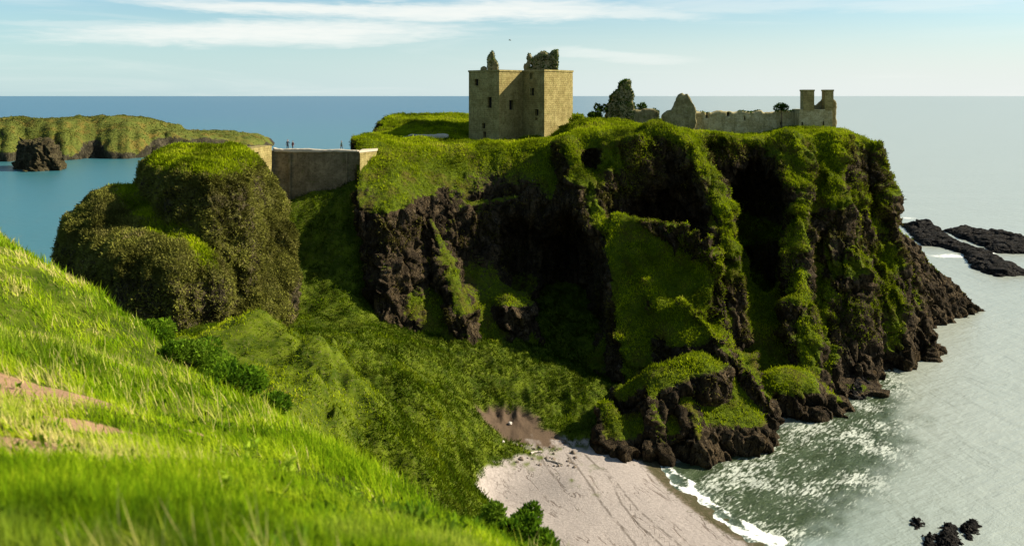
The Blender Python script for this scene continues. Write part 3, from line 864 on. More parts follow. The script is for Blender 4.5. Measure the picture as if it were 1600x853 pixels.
turf = n.mix(n.ramp(n2, 0.5, 0.75), turf, (0.10, 0.09, 0.03))
dsoil = n.mix(n3, (0.17, 0.095, 0.05), (0.36, 0.225, 0.13))
sandc = n.mix(n.ramp(n2, 0.35, 0.7), (0.25, 0.212, 0.188), (0.33, 0.283, 0.252))
sandc = n.mix(n.math('MULTIPLY', n.ramp(n3, 0.58, 0.75), 0.4), sandc, (0.22, 0.17, 0.13))
rill = n.noise(n.along(p, -1.2, (0.035, 0.30, 1)), 1.0, 5, 0.6, 1.0)
rl = n.math('MULTIPLY', n.ramp(n.math('ABSOLUTE', n.math('SUBTRACT', rill, 0.5)), 0.0, 0.016, 1, 0), n.ramp(n.noise(p, 0.12, 3), 0.44, 0.56))
sandc = n.mix(n.math('MULTIPLY', rl, 0.75), sandc, (0.09, 0.065, 0.05))
tk = n.math('ABSOLUTE', n.math('ADD', n.attr('rill'), n.math('MULTIPLY', n.math('SUBTRACT', n.noise(p, 0.8, 4, 0.7), 0.5), 0.7)))
tk = n.math('MULTIPLY', n.ramp(tk, 0.05, 0.26, 1, 0), n.ramp(n.noise(p, 0.35, 4, 0.7), 0.36, 0.52))
sandc = n.mix(n.math('MULTIPLY', tk, 0.7), sandc, (0.085, 0.068, 0.055))
strand = n.ramp(n.noise(n.along(p, -1.1, (0.10, 0.8, 1)), 1.0, 6, 0.75), 0.56, 0.66)
sandc = n.mix(n.math('MULTIPLY', strand, 0.45), sandc, (0.15, 0.122, 0.10))
zz = n.sep(p)[2]
wet = n.ramp(n.math('ADD', n.attr('wet'), n.math('MULTIPLY', n.math('SUBTRACT', n2, 0.5), 0.9)), 0.35, 0.7)
sandc = n.mix(n.math('MULTIPLY', wet, 0.9), sandc, (0.085, 0.065, 0.035))
weed = n.ramp(n.math('ADD', n.noise(p, 1.3, 6, 0.75), n.math('MULTIPLY', n.attr('wet'), 0.22)), 0.62, 0.68)
sandc = n.mix(n.math('MULTIPLY', weed, 0.7), sandc, (0.05, 0.048, 0.02))
col = n.mix(n.ramp(n.attr('dirt'), 0.35, 0.6), turf, dsoil)
col = n.mix(n.attr('soil'), col, n.mix(n3, (0.066, 0.044, 0.028), (0.105, 0.072, 0.047)))
col = n.mix(n.attr('sand'), col, sandc)
hgt = n.math('ADD', n.math('MULTIPLY', n2, 0.6), n.math('ADD', n.math('MULTIPLY', n3, 0.12), n.math('MULTIPLY', rl, -0.25)))
n.out(n.principled(col, n.ramp(wet, 0, 1, 0.92, 0.45), n.bump(hgt, 0.6, 0.25), 0.04))
ground = mesh_np('ground', gV, gQ, m)
attr(ground, 'dirt', dirt); attr(ground, 'sand', sand); attr(ground, 'soil', soil); attr(ground, 'wet', wet_); attr(ground, 'rill', trk)
ground['kind'] = 'structure'

# gully turf
wg = (1 - sand) * (1 - soil) * sstep(gd, 55, 62) * (gV[:, 2] > 1.5) * (gV[:, 0] > -75)
wg = wg * np.where(gd > 62, 1, 0) * (gV[:, 1] < 172) * (800 + gV[:, 0] / np.maximum(gV[:, 1], 1) * F < 1000)
near_spur = (1 - sstep(gV[:, 1] - 0.25 * (gV[:, 0] + 17) , 97, 101)) * (1 - sstep(gV[:, 0], -14, -11))
tufts_on(gV, gQ, gN, wg * near_spur, 60000, 'spur_grass', M_tuft, 0.14, 0.34, 'short bright grass on the rounded spur below the left rock stack', 'grass', upw=0.6, wid=0.3, tintbias=0.0)
wg = wg * (1 - near_spur)
tufts_on(gV, gQ, gN, wg * np.minimum(1, (95 / np.maximum(gd, 60)) ** 1.5), 190000, 'gully_grass', M_gully, 0.18, 0.46, 'deep green tufted grass filling the gully above the beach', 'grass', upw=0.6, wid=0.3, tintbias=-0.08, tfun=lambda q: 0.14 * sstep(q[:, 1], 98, 106) * (1 - sstep(q[:, 1], 118, 130)) - 0.20 * sstep(q[:, 1], 120, 138) - 0.10 * sstep(q[:, 0], -14, 0))  # tint darkens up the gully, its shade put into the grass colour

# meadow blades on the near hill, ever coarser with distance
nB = 520000
an = rng.uniform(-0.80, 0.42, nB); dd = np.exp(rng.uniform(math.log(2.6), math.log(62), nB))
bx, by = dd * np.sin(an), dd * np.cos(an)
cell = (np.searchsorted(gx, bx) - 1) * nj + np.searchsorted(gy, by) - 1
keep = (dirt[cell] < 0.42 + 0.25 * rng.random(nB)) | (rng.random(nB) < 0.04)
pz = np.stack([bx, by, 0 * bx], 1)
dens = fbm(pz, 0.9, 3, 55)
keep &= rng.random(nB) < np.clip(0.75 + 1.1 * dens, 0.25, 1)
bx, by, dd, pz = bx[keep], by[keep], dd[keep], pz[keep]
bz = gz(bx, by) - 0.015
tall = np.clip(0.50 + 1.1 * fbm(pz, 0.45, 3, 56) + 0.9 * fbm(pz, 2.2, 2, 156), 0.12, 1.7)
size = (0.07 + 0.20 * tall) * rng.uniform(0.55, 1.25, len(bx)) * (1 + dd * 0.008)
wid = 0.0035 + 0.00085 * dd
lean = np.array([-0.25, -0.05, 1.0]) + 0.25 * np.stack([vnoise(pz, 0.5, 57), vnoise(pz, 0.5, 58), 0 * bx], 1)
up = norm(lean + rng.normal(0, 0.28, (len(bx), 3)))
straw = fbm(pz, 0.28, 3, 59)
tint = np.clip(0.44 + 0.20 * sstep(dd, 7, 15) + 1.2 * straw + 0.6 * fbm(pz, 1.4, 2, 60) + rng.normal(0, 0.14, len(bx)), 0, 1)
mg = blades('meadow_grass', np.stack([bx, by, bz], 1), up, size, wid * rng.uniform(0.7, 1.3, len(bx)), tint, M_grass, 0.4)
tag(mg, 'sunlit yellow green meadow grass on the near hillside', 'grass', kind='stuff')

# seed heads standing over the meadow, thickest along the brink
nS = 30000
an = rng.uniform(-0.75, 0.35, nS); dd = np.exp(rng.uniform(math.log(3.5), math.log(50), nS))
bx, by = dd * np.sin(an), dd * np.cos(an)
pz = np.stack([bx, by, 0 * bx], 1)
ok = rng.random(nS) < np.clip(0.15 + 1.6 * fbm(pz, 0.22, 3, 159), 0, 1)
ok &= dirt[(np.searchsorted(gx, bx) - 1) * nj + np.searchsorted(gy, by) - 1] < 0.4
bx, by, dd, pz = bx[ok], by[ok], dd[ok], pz[ok]
s_ = rng.uniform(0.25, 0.5, len(bx))
sg = blades('meadow_seed_heads', np.stack([bx, by, gz(bx, by)], 1), norm(np.array([-0.3, 0, 1.0]) + rng.normal(0, 0.2, (len(bx), 3))), s_, 0.003 + 0.0007 * dd, np.clip(rng.normal(0.97, 0.06, len(bx)), 0, 1), M_grass, 0.3)
tag(sg, 'straw coloured seed heads standing over the near meadow', 'grass', kind='stuff')

nR = 2600
an = rng.uniform(-0.75, 0.35, nR); dd = np.exp(rng.uniform(math.log(3.5), math.log(30), nR))
bx, by = dd * np.sin(an), dd * np.cos(an)
pz = np.stack([bx, by, 0 * bx], 1)
ok = fbm(pz, 0.5, 3, 161) > 0.02
bx, by = bx[ok], by[ok]
b0 = np.repeat(np.stack([bx, by, gz(bx, by) + 0.03], 1), 9, 0) + rng.normal(0, 0.05, (len(bx) * 9, 3)) * [1, 1, 0.3]
s_ = rng.uniform(0.05, 0.12, len(b0))
rs = blades('meadow_broad_leaves', b0, norm(rng.normal(0, 0.8, (len(b0), 3)) + [0, 0, 1.0]), s_, s_ * 0.42, np.clip(rng.normal(0.5, 0.22, len(b0)), 0, 1), M_leaf, 0.35)
tag(rs, 'darker broad leaved plants mixed into the near meadow', 'ground plants', kind='stuff')

# ================================================================== SEA
sx = np.concatenate([-np.geomspace(120000, 140, 40), axis([(-130, 15, 4.0), (15, 112, 0.42), (112, 260, 1.3)])[:-1], np.geomspace(264, 120000, 40)])
sy = np.concatenate([-np.geomspace(3000, 40, 12), axis([(-30, 80, 6.0), (80, 180, 0.42), (180, 420, 1.6)])[:-1], np.geomspace(420, 120000, 60)])
SX, SY = np.meshgrid(sx, sy, indexing='ij')
SURF = np.array([P(x, y, HC * F / (y - HOR))[:2] for x, y in [(1020, 725), (1180, 680), (1300, 640), (1335, 590), (1400, 575), (1412, 640), (1400, 720), (1345, 775), (1275, 830), (1215, 880), (1130, 820)]])
BEACH = np.array([P(x, y, HC * F / (y - HOR))[:2] for x, y in [(1030, 722), (1060, 752), (1100, 786), (1150, 820), (1205, 848), (1260, 885)]])


def polysd(X2, Y2, poly, closed=True):
    d = np.full(X2.shape, 1e9); ins = np.zeros(X2.shape, bool)
    nxt = np.roll(poly, -1, 0)
    for k, (a, b) in enumerate(zip(poly, nxt)):
        if not closed and k == len(poly) - 1: break
        e = b - a
        t = np.clip(((X2 - a[0]) * e[0] + (Y2 - a[1]) * e[1]) / (e @ e), 0, 1)
        d = np.minimum(d, np.hypot(X2 - a[0] - t * e[0], Y2 - a[1] - t * e[1]))
        ins ^= ((a[1] > Y2) != (b[1] > Y2)) & (X2 < (b[0] - a[0]) * (Y2 - a[1]) / (b[1] - a[1] + 1e-9) + a[0])
    return np.where(ins, -d, d) if closed else d


pS = np.stack([SX, SY, 0 * SX], -1)
sd = polysd(SX, SY, SURF) + 2.2 * fbm(pS, 0.18, 3, 101)
surf = 1 - sstep(sd + 3.0 * fbm(pS, 0.4, 3, 108), -3.5, 4.5)
bd = polysd(SX, SY, BEACH, False)
foam = np.exp(-((bd - 0.8 + 1.6 * fbm(pS, 0.30, 4, 102)) / (0.85 + 0.5 * fbm(pS, 0.2, 2, 105))) ** 2) * (0.8 + 0.4 * fbm(pS, 0.5, 2, 106))
for px, py, rx, ry in [(1195, 694, 2.4, 1.3), (1350, 606, 2.6, 2.2), (1320, 640, 1.5, 3),  (1450, 362, 16, 5), (1480, 400, 16, 6), (1405, 340, 8, 6), (1540, 395, 20, 3), (65, 428, 5, 4), (1440, 500, 6, 3)]:
    c = P(px, py, HC * F / (py - HOR))
    foam = np.maximum(foam, (0.62 + 0.75 * fbm(pS, 3.0 / (rx + ry), 4, 107)) * np.exp(-((SX - c[0]) / rx) ** 2 - ((SY - c[1]) / ry) ** 2))
for pa, pb, w in [((92, 268), (165, 262), 3.5)]:
    a, b = P(*pa, HC * F / (pa[1] - HOR))[:2], P(*pb, HC * F / (pb[1] - HOR))[:2]
    foam = np.maximum(foam, 0.9 * np.exp(-(polysd(SX, SY, np.array([a, b]), False) / w) ** 2))
fine = (SX > 14) & (SX < 113) & (SY > 79) & (SY < 181)
u = SX * 0.65 + SY * 0.76; v = -SX * 0.76 + SY * 0.65
wv = ridged(np.stack([u * 0.35, v, 0 * u], -1), 0.35, 4, 103)
SZ = np.where(fine, surf * wv * 0.28 + foam * 0.12 + 0.05 * fbm(pS, 0.5, 3, 104), 0)
m, nt, _, _ = mat('sea_water'); n = N(nt)
p = n.geo('Position'); s = n.sep(p)
# sun glare painted into the water colour: teal at left, pale at right
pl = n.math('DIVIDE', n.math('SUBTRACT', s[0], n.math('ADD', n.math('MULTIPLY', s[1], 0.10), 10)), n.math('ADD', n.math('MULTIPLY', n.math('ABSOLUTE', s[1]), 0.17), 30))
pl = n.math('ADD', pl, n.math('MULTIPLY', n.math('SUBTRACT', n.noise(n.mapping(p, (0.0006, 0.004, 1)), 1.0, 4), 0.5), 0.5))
glare_mix = n.ramp(pl, -0.9, 1.0)
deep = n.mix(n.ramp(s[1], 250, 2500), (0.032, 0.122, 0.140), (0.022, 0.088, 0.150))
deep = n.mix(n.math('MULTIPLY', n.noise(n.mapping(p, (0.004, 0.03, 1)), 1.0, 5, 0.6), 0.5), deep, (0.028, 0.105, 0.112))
col = n.mix(glare_mix, deep, n.mix(n.noise(n.mapping(p, (0.01, 0.06, 1)), 1.0, 4), (0.25, 0.27, 0.225), (0.30, 0.315, 0.265)))
# wind lines across the pale water
vec = n.along(p, -1.45, (0.020, 0.24, 1))
wl = n.noise(vec, 1.0, 6, 0.62, 0.8)
line = n.math('MULTIPLY', n.ramp(n.math('ABSOLUTE', n.math('SUBTRACT', wl, 0.5)), 0.0, 0.013, 1, 0), n.ramp(n.noise(p, 0.05, 5, 0.7), 0.47, 0.60))
col = n.mix(n.math('MULTIPLY', line, 0.55), col, (0.12, 0.125, 0.09))
# surf: green weed-dark water broken by white flecks drawn out along the wash
fvs = n.along(p, 0.86, (0.62, 2.3, 1))
dist = n.new('ShaderNodeVectorMath', operation='ADD'); n.set(dist.inputs[0], fvs)
ns = n.new('ShaderNodeTexNoise'); n.set(ns.inputs['Vector'], fvs); ns.inputs['Scale'].default_value = 0.8; ns.inputs['Detail'].default_value = 4
sc_ = n.new('ShaderNodeVectorMath', operation='SCALE'); n.set(sc_.inputs[0], ns.outputs['Color']); sc_.inputs['Scale'].default_value = 1.2
n.set(dist.inputs[1], sc_.outputs[0])
fl = n.voronoi(dist.outputs[0], 1.0)
fl2 = n.noise(dist.outputs[0], 2.2, 6, 0.75)
fl3 = n.noise(p, 0.11, 4, 0.6)
fleck = n.ramp(n.math('ADD', n.math('ADD', fl2, n.math('MULTIPLY', fl3, 0.8)), n.math('MULTIPLY', fl, -0.30)), 0.77, 0.93)
sc = n.mix(fleck, n.mix(n.ramp(fl2, 0.3, 0.6), (0.012, 0.022, 0.008), (0.05, 0.07, 0.03)), (0.46, 0.48, 0.40))
col = n.mix(n.attr('surf'), col, sc)
fo = n.ramp(n.math('ADD', n.attr('foam'), n.math('MULTIPLY', n.math('SUBTRACT', n.noise(p, 1.4, 6, 0.75), 0.5), 1.3)), 0.52, 0.72)
col = n.mix(fo, col, (0.72, 0.72, 0.66))
h = n.math('ADD', n.math('MULTIPLY', n.noise(n.along(p, 0.5, (0.2, 0.5, 1)), 0.8, 6, 0.68), 1.3), n.math('MULTIPLY', wl, 0.5))
h = n.math('ADD', h, n.math('MULTIPLY', n.math('MULTIPLY', fl2, n.attr('surf')), 0.8))
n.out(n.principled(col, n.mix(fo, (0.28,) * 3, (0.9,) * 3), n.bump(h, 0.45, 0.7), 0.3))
a, b = SX.shape
ii, jj = np.meshgrid(np.arange(a - 1), np.arange(b - 1), indexing='ij')
b0 = (ii * b + jj).ravel()
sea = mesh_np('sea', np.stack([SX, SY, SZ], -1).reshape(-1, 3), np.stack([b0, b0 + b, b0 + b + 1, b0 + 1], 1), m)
attr(sea, 'surf', surf.ravel()); attr(sea, 'foam', foam.ravel())
sea['kind'] = 'structure'

# ================================================================== FAR HEADLAND
cp = np.array([(-900, 188, 262, 1), (-400, 186, 256, 1), (0, 185, 252, 1), (60, 184, 252, 1), (130, 183, 251, 1), (200, 181, 249, 1), (235, 181, 246, 1), (265, 190, 243, 1), (300, 204, 241, 1), (345, 204, 239, 1), (385, 205, 235, 1), (410, 209, 232, 1), (422, 215, 230, 1), (433, 227, 229, 1)], float)
nu, nv = 420, 60
uu = np.linspace(-900, 433, nu)
top, base = np.interp(uu, cp[:, 0], cp[:, 1]) + 6 * np.clip((434 - uu) / 60, 0, 1), np.interp(uu, cp[:, 0], cp[:, 2])
Yb = HC * F / (base - HOR)
k_ = np.stack([uu * 0.02, 0 * uu, 0 * uu], -1)
Yb = Yb * 1.0 + fbm(k_, 1.0, 3, 110) * 45 + ridged(k_, 1.0, 4, 111) * 8
Yt = Yb + 70
zt_ = HC - (top - HOR) / F * Yt
prof = np.linspace(0, 1, nv)
V = np.zeros((nu, nv, 3))
for j, t in enumerate(prof):
    bl_ = 220 * np.clip((434 - uu) / 180, 0.04, 1)
    if t < 0.6:
        q = t / 0.6
        V[:, j, 1] = Yb + (Yt - Yb) * (0.55 * q + 0.45 * q ** 2.2); z = -2 + (zt_ + 2) * np.sin(q * math.pi / 2) ** 0.85
    else:
        q = (t - 0.6) / 0.4
        V[:, j, 1] = Yt + q * bl_; z = zt_ - 2.0 * q - (zt_ + 2) * q ** 6
    V[:, j, 2] = z
    V[:, j, 0] = (uu - 800) / F * np.minimum(V[:, j, 1], Yt) - (0.6 * q * bl_ if t >= 0.6 else 0)
fV = V.reshape(-1, 3)
i_, j_ = np.meshgrid(np.arange(nu - 1), np.arange(nv - 1), indexing='ij')
b0 = (i_ * nv + j_).ravel()
fQ = np.stack([b0, b0 + nv, b0 + nv + 1, b0 + 1], 1)
fN = vnormals(fV, fQ)
w_ = sstep(fV[:, 2], -1, 6)
fV = fV + fN * ((fbm(fV, 0.05, 4, 112) * 5 + ridged(fV * [1, 1, .7], 0.045, 4, 113) * 2.6) * w_ * np.repeat(np.clip((434 - uu) / 60, 0.1, 1), nv))[:, None]
fN = vnormals(fV, fQ)
far = mesh_np('far_headland', fV, fQ, M_far)
attr(far, 'veg', (0.25 + 0.7 * sstep(fN[:, 2], 0.15, 0.6) + 0.3 * fbm(fV, 0.05, 3, 114)) * sstep(fV[:, 2] + 14 * fbm(fV * [1, 1, 0.3], 0.03, 3, 117), 5, 15))
tag(far, 'long low green headland across the bay on the left', 'headland', kind='structure')
p_, k2 = scatter(fV, fQ, sstep(fV[:, 2] + 14 * fbm(fV * [1, 1, 0.3], 0.03, 3, 117), 6, 20) * np.clip(0.45 + 1.2 * fbm(fV, 0.02, 3, 116), 0.05, 1) * (fN[:, 1] < 0.3) * (fV[:, 0] > -620), 45000)
upn = norm(fN[fQ[k2]].mean(1) * 0.5 + [0, 0, 0.6] + rng.normal(0, 0.35, (len(p_), 3)))
s_ = rng.uniform(0.7, 1.7, len(p_))
s_ = s_ * 0.6
o = blades('far_headland_scrub', p_, upn, s_, s_ * 0.7, np.clip(0.5 + 0.8 * fbm(p_, 0.03, 3, 115) + rng.normal(0, .15, len(p_)), 0, 1), grass_material('far_scrub', (0.02, 0.026, 0.006), (0.065, 0.075, 0.013), (0.135, 0.14, 0.022), (0.19, 0.125, 0.03), 0.2))
tag(o, 'patchy scrub on the slopes of the far headland', 'scrub', kind='stuff')


# ------------------------------------------------------------------ rocks in the sea
def plan_rock(name, pts, hgt, m, label, cat, group=None, h=0.5, veg=0.0, wander=1.0, z0=-1.0, at=0.0, tilt=0.0, sharp=1.0):
    pl_ = np.array([P(x, y, (HC - at) * F / (y - HOR))[:2] for x, y in pts])
    lo, hi = pl_.min(0) - 2, pl_.max(0) + 2
    g = Grid((lo[0], lo[1], z0 + at), (hi[0], hi[1], hgt + 2.0 + at), h)
    X2, Y2 = g.x[:, :, 0] + 0 * g.y[:, :, 0], g.y[:, :, 0] + 0 * g.x[:, :, 0]
    sd = polysd(X2, Y2, pl_)
    q = np.stack([X2, Y2, 0 * X2], -1)
    sd = sd + fbm(q, 0.5 / max(1, wander), 3, 120) * wander
    depth = np.clip(-sd, 0, None)
    zt = at + hgt * (1 - np.exp(-depth / (0.35 * hgt * sharp + 0.3))) + ridged(q, 0.35 / wander, 3, 121) * 0.35 * min(1, hgt / 2) * (depth > 0)
    f = smax(sd[:, :, None] - 0.4 + (g.z - at) * 0.25, g.z - zt[:, :, None], 0.3)
    V, Q = surface_nets(np.ascontiguousarray(f.astype(np.float32)), g.lo, h)
    V = smooth_verts(V, Q, 1, .5)
    if len(V) < 60000: V, Q = subdiv(V, Q)
    nn = vnormals(smooth_verts(V, Q, 3, .5), Q)
    V = V + nn * (fbm(V, 0.9 / wander, 4, 122) * 0.3 * wander + (crag(V * [1, 1, 1.5], 1.0, 0.55 * wander, 0.5) if name != 'skerry' else 0.30 * crag(V * [1, 1, 1.5], 1.0, 1.3, 0.5)))[:, None]
    o = mesh_np(name, V, Q, m)
    attr(o, 'veg', np.full(len(V), veg))
    return tag(o, label, cat, group)


plan_rock('skerry', [(1410, 352), (1445, 346), (1470, 360), (1498, 382), (1525, 390), (1550, 402), (1580, 414), (1612, 430), (1560, 433), (1520, 420), (1505, 398), (1470, 386), (1440, 384), (1425, 370)], 1.3, M_wet, 'long low black reef running out from the point, the nearer of the two', 'reef', 'reefs off the point', wander=0.7)
plan_rock('skerry', [(1472, 360), (1510, 357), (1545, 364), (1585, 368), (1630, 380), (1660, 396), (1590, 397), (1555, 396), (1535, 385), (1500, 373)], 1.3, M_wet, 'black reef farther out whose end leaves the right edge of the photo', 'reef', 'reefs off the point', wander=0.7)
for q, lab in [([(1465, 838), (1480, 818), (1497, 826), (1494, 860), (1468, 866)], 'tallest dark jagged rock awash in the pale shallows'), ([(1500, 826), (1522, 812), (1530, 828), (1512, 842)], 'dark rock awash just right of the tallest one in the shallows'),
               ([(1428, 812), (1437, 812), (1441, 824), (1432, 824)], 'smallest dark rock showing through the pale shallows'), ([(1446, 838), (1460, 836), (1462, 868), (1444, 866)], 'narrow dark rock awash left of the tallest one in the shallows')]:
    plan_rock('shallow_rock', q, 0.65, M_wet, lab, 'rock', 'rocks in the shallows', 0.12, 0.0, 0.25)
plan_rock('shore_rock', [(1318, 608), (1340, 588), (1364, 590), (1362, 612), (1335, 626)], 1.7, M_wet, 'dark boulder in white surf below the far end of the cliff', 'rock', None, 0.25, 0.0, 0.6)
plan_rock('sea_stack', [(20, 264), (40, 259), (70, 258), (97, 262), (90, 267), (50, 268)], 19, M_stack, 'squat rock stack standing in the bay before the far headland', 'rock', None, 1.2, 0.28, 3.0, sharp=0.3)

# ================================================================== CASTLE
class MB:
    def __init__(self): self.v, self.f = [], []

    def quad(self, *p):
        i = len(self.v); self.v += [tuple(map(float, q)) for q in p]; self.f.append(tuple(range(i, i + len(p))))

    def box(self, lo, hi, rot=0.0, c=None):
        lo, hi = np.array(lo, float), np.array(hi, float)
        c = (lo + hi) / 2 if c is None else np.array(c)
        i = len(self.v)
        ca, sa = math.cos(rot), math.sin(rot)
        for z in (lo[2], hi[2]):
            for x, y in ((lo[0], lo[1]), (hi[0], lo[1]), (hi[0], hi[1]), (lo[0], hi[1])):
                dx, dy = x - c[0], y - c[1]
                self.v.append((c[0] + dx * ca - dy * sa, c[1] + dx * sa + dy * ca, z))
        for q in ((0, 3, 2, 1), (4, 5, 6, 7), (0, 1, 5, 4), (1, 2, 6, 5), (2, 3, 7, 6), (3, 0, 4, 7)): self.f.append(tuple(i + k for k in q))

    def prism(self, poly, z0, z1):
        n_ = len(poly); i = len(self.v)
        z0 = z0 if hasattr(z0, '__len__') else [z0] * n_; z1 = z1 if hasattr(z1, '__len__') else [z1] * n_
        self.v += [(float(p[0]), float(p[1]), float(z)) for p, z in zip(poly, z0)] + [(float(p[0]), float(p[1]), float(z)) for p, z in zip(poly, z1)]
        self.f.append(tuple(i + k for k in range(n_))[::-1]); self.f.append(tuple(i + n_ + k for k in range(n_)))
        for k in range(n_):
            j = (k + 1) % n_
            self.f.append((i + k, i + j, i + n_ + j, i + n_ + k))

    def build(self, name, m, parent=None, loc=(0, 0, 0), bevel=0.0):
        me = bpy.data.meshes.new(name)
        L = np.array(loc, float)
        me.from_pydata([tuple(np.array(q) - L) for q in self.v], [], self.f)
        import bmesh
        b = bmesh.new(); b.from_mesh(me); bmesh.ops.remove_doubles(b, verts=b.verts, dist=1e-4); bmesh.ops.recalc_face_normals(b, faces=b.faces); b.to_mesh(me); b.free()
        me.materials.append(m)
        o = bpy.data.objects.new(name, me); COL.objects.link(o)
        if parent is not None: o.parent = parent
        elif any(loc): o.location = loc
        return o


def on_line(a, b, px):
    """fraction along plan segment a-b seen at photo column px"""
    k = (px - 800) / F
    d = b - a
    return (a[0] - k * a[1]) / (k * d[1] - d[0])


def pierced(mb, a, b, z0, z1, holes, depth=0.55, steps=0):
    """wall face a-b with openings [(u0,u1,za,zb)] and their reveals; returns frames for the parts inside them"""
    a, b = np.array(a[:2]), np.array(b[:2])
    d = b - a; L = np.linalg.norm(d); nrm = np.array([d[1], -d[0]]) / L
    us = sorted({0.0, 1.0, *[h[0] for h in holes], *[h[1] for h in holes]})
    zs = sorted({z0, z1, *[h[2] for h in holes], *[h[3] for h in holes]})
    pt = lambda u, z, o=0.0: (*(a + d * u - nrm * o), z)
    for u0, u1 in zip(us[:-1], us[1:]):
        for za, zb in zip(zs[:-1], zs[1:]):
            if any(h[0] - 1e-6 <= u0 and u1 <= h[1] + 1e-6 and h[2] - 1e-6 <= za and zb <= h[3] + 1e-6 for h in holes): continue
            mb.quad(pt(u0, za), pt(u1, za), pt(u1, zb), pt(u0, zb))
    for h in holes:
        u0, u1, za, zb = h
        mb.quad(pt(u0, za), pt(u0, zb), pt(u0, zb, depth), pt(u0, za, depth))
        mb.quad(pt(u1, za), pt(u1, za, depth), pt(u1, zb, depth), pt(u1, zb))
        mb.quad(pt(u0, zb), pt(u1, zb), pt(u1, zb, depth), pt(u0, zb, depth))
        mb.quad(pt(u0, za), pt(u0, za, depth), pt(u1, za, depth), pt(u1, za))
    return pt, L


KZ0, KZ1 = 36.5, 55.35
kp = [P(732.5, 200, 192.5)[:2], P(780.0, 200, 186.5)[:2], P(817, 200, 191.5)[:2], P(850.5, 200, 185.0)[:2], P(895, 200, 193.0)[:2], P(874, 200, 205)[:2], P(752, 200, 206)[:2]]
keep_o = empty('tower_house', (*P(812, 219, 193)[:2], 40.0), 'tall ochre stone tower keep with broken gables above its flat wall head', 'castle')
LOC = keep_o.location
mb = MB()
faces_holes = {0: [(741.5, 747.5, 124, 134), (762, 768.5, 152, 169), (753.5, 758.5, 193, 201), (755, 759.5, 206, 217)],
               1: [(795.5, 802, 157, 172)], 2: [(828, 834, 114, 124), (828.5, 834.5, 138, 149.5), (836, 841.5, 171, 181), (836.5, 840, 184, 188)], 3: [(872, 876, 197, 200)], 4: [], 5: [], 6: []}
frames = []
for k in range(7):
    a, b = kp[k], kp[(k + 1) % 7]
    hs = []
    for x0, x1, y0, y1 in faces_holes[k]:
        u0, u1 = on_line(a, b, x0), on_line(a, b, x1)
        Yd = (a + (b - a) * (u0 + u1) / 2)[1]
        hs.append((u0, u1, HC - (y1 - HOR) / F * Yd, HC - (y0 - HOR) / F * Yd))
    pt, L = pierced(mb, a, b, KZ0, KZ1, hs)
    frames += [(pt, h, L) for h in hs]
cen = np.mean(kp, 0)
# hollow head of the walls
inner = [p_ + (cen - p_) / np.linalg.norm(cen - p_) * 1.6 for p_ in kp]
for k in range(7):
    j = (k + 1) % 7
    mb.quad((*kp[k], KZ1), (*kp[j], KZ1), (*inner[j], KZ1), (*inner[k], KZ1))
    mb.quad((*inner[k], KZ1), (*inner[j], KZ1), (*inner[j], KZ1 - 3), (*inner[k], KZ1 - 3))
mb.quad(*[(*p_, KZ1 - 3) for p_ in inner])
mb.build('wall', M_keep, keep_o, LOC)
for pt, h, L in frames:
    u0, u1, za, zb = h
    w = MB(); w.quad(pt(u0, za, 0.5), pt(u1, za, 0.5), pt(u1, zb, 0.5), pt(u0, zb, 0.5))
    wo = w.build('window', M_hole, keep_o, LOC)
    fr = MB(); e = 0.22 / L; t = 0.05
    for (ua, ub, z_a, z_b) in ((u0 - e, u0, za - .2, zb + .2), (u1, u1 + e, za - .2, zb + .2), (u0, u1, zb, zb + .2), (u0, u1, za - .2, za)):
        q = [pt(ua, z_a, -t), pt(ub, z_a, -t), pt(ub, z_b, -t), pt(ua, z_b, -t)]
        r_ = [pt(ua, z_a, .1), pt(ub, z_a, .1), pt(ub, z_b, .1), pt(ua, z_b, .1)]
        fr.quad(*q)
        for i_ in range(4): fr.quad(q[i_], q[(i_ + 1) % 4], r_[(i_ + 1) % 4], r_[i_])
    fr.build('surround', M_keep, wo, LOC)
# wall head course
co = MB()
outp = []
for k in range(7):
    p0, p1, p2 = kp[k - 1], kp[k], kp[(k + 1) % 7]
    n1_ = np.array([(p1 - p0)[1], -(p1 - p0)[0]]); n2_ = np.array([(p2 - p1)[1], -(p2 - p1)[0]])
    bis = n1_ / np.linalg.norm(n1_) + n2_ / np.linalg.norm(n2_)
    outp.append(p1 + bis / (bis @ bis) * 2 * 0.16)
for k in range(7):
    j = (k + 1) % 7
    z0_, z1_ = KZ1 - 0.22, KZ1 + 0.14
    inn = [p_ + (cen - p_) / np.linalg.norm(cen - p_) * 1.0 for p_ in kp]
    co.quad((*outp[k], z0_), (*outp[j], z0_), (*outp[j], z1_), (*outp[k], z1_))
    co.quad((*outp[k], z1_), (*outp[j], z1_), (*inn[j], z1_), (*inn[k], z1_))
    co.quad((*outp[k], z0_), (*kp[k], z0_ - 0.05), (*kp[j], z0_ - 0.05), (*outp[j], z0_))
    co.quad((*inn[k], z1_), (*inn[j], z1_), (*inn[j], z0_), (*inn[k], z0_))
co.build('wall_head', M_keep, keep_o, LOC)


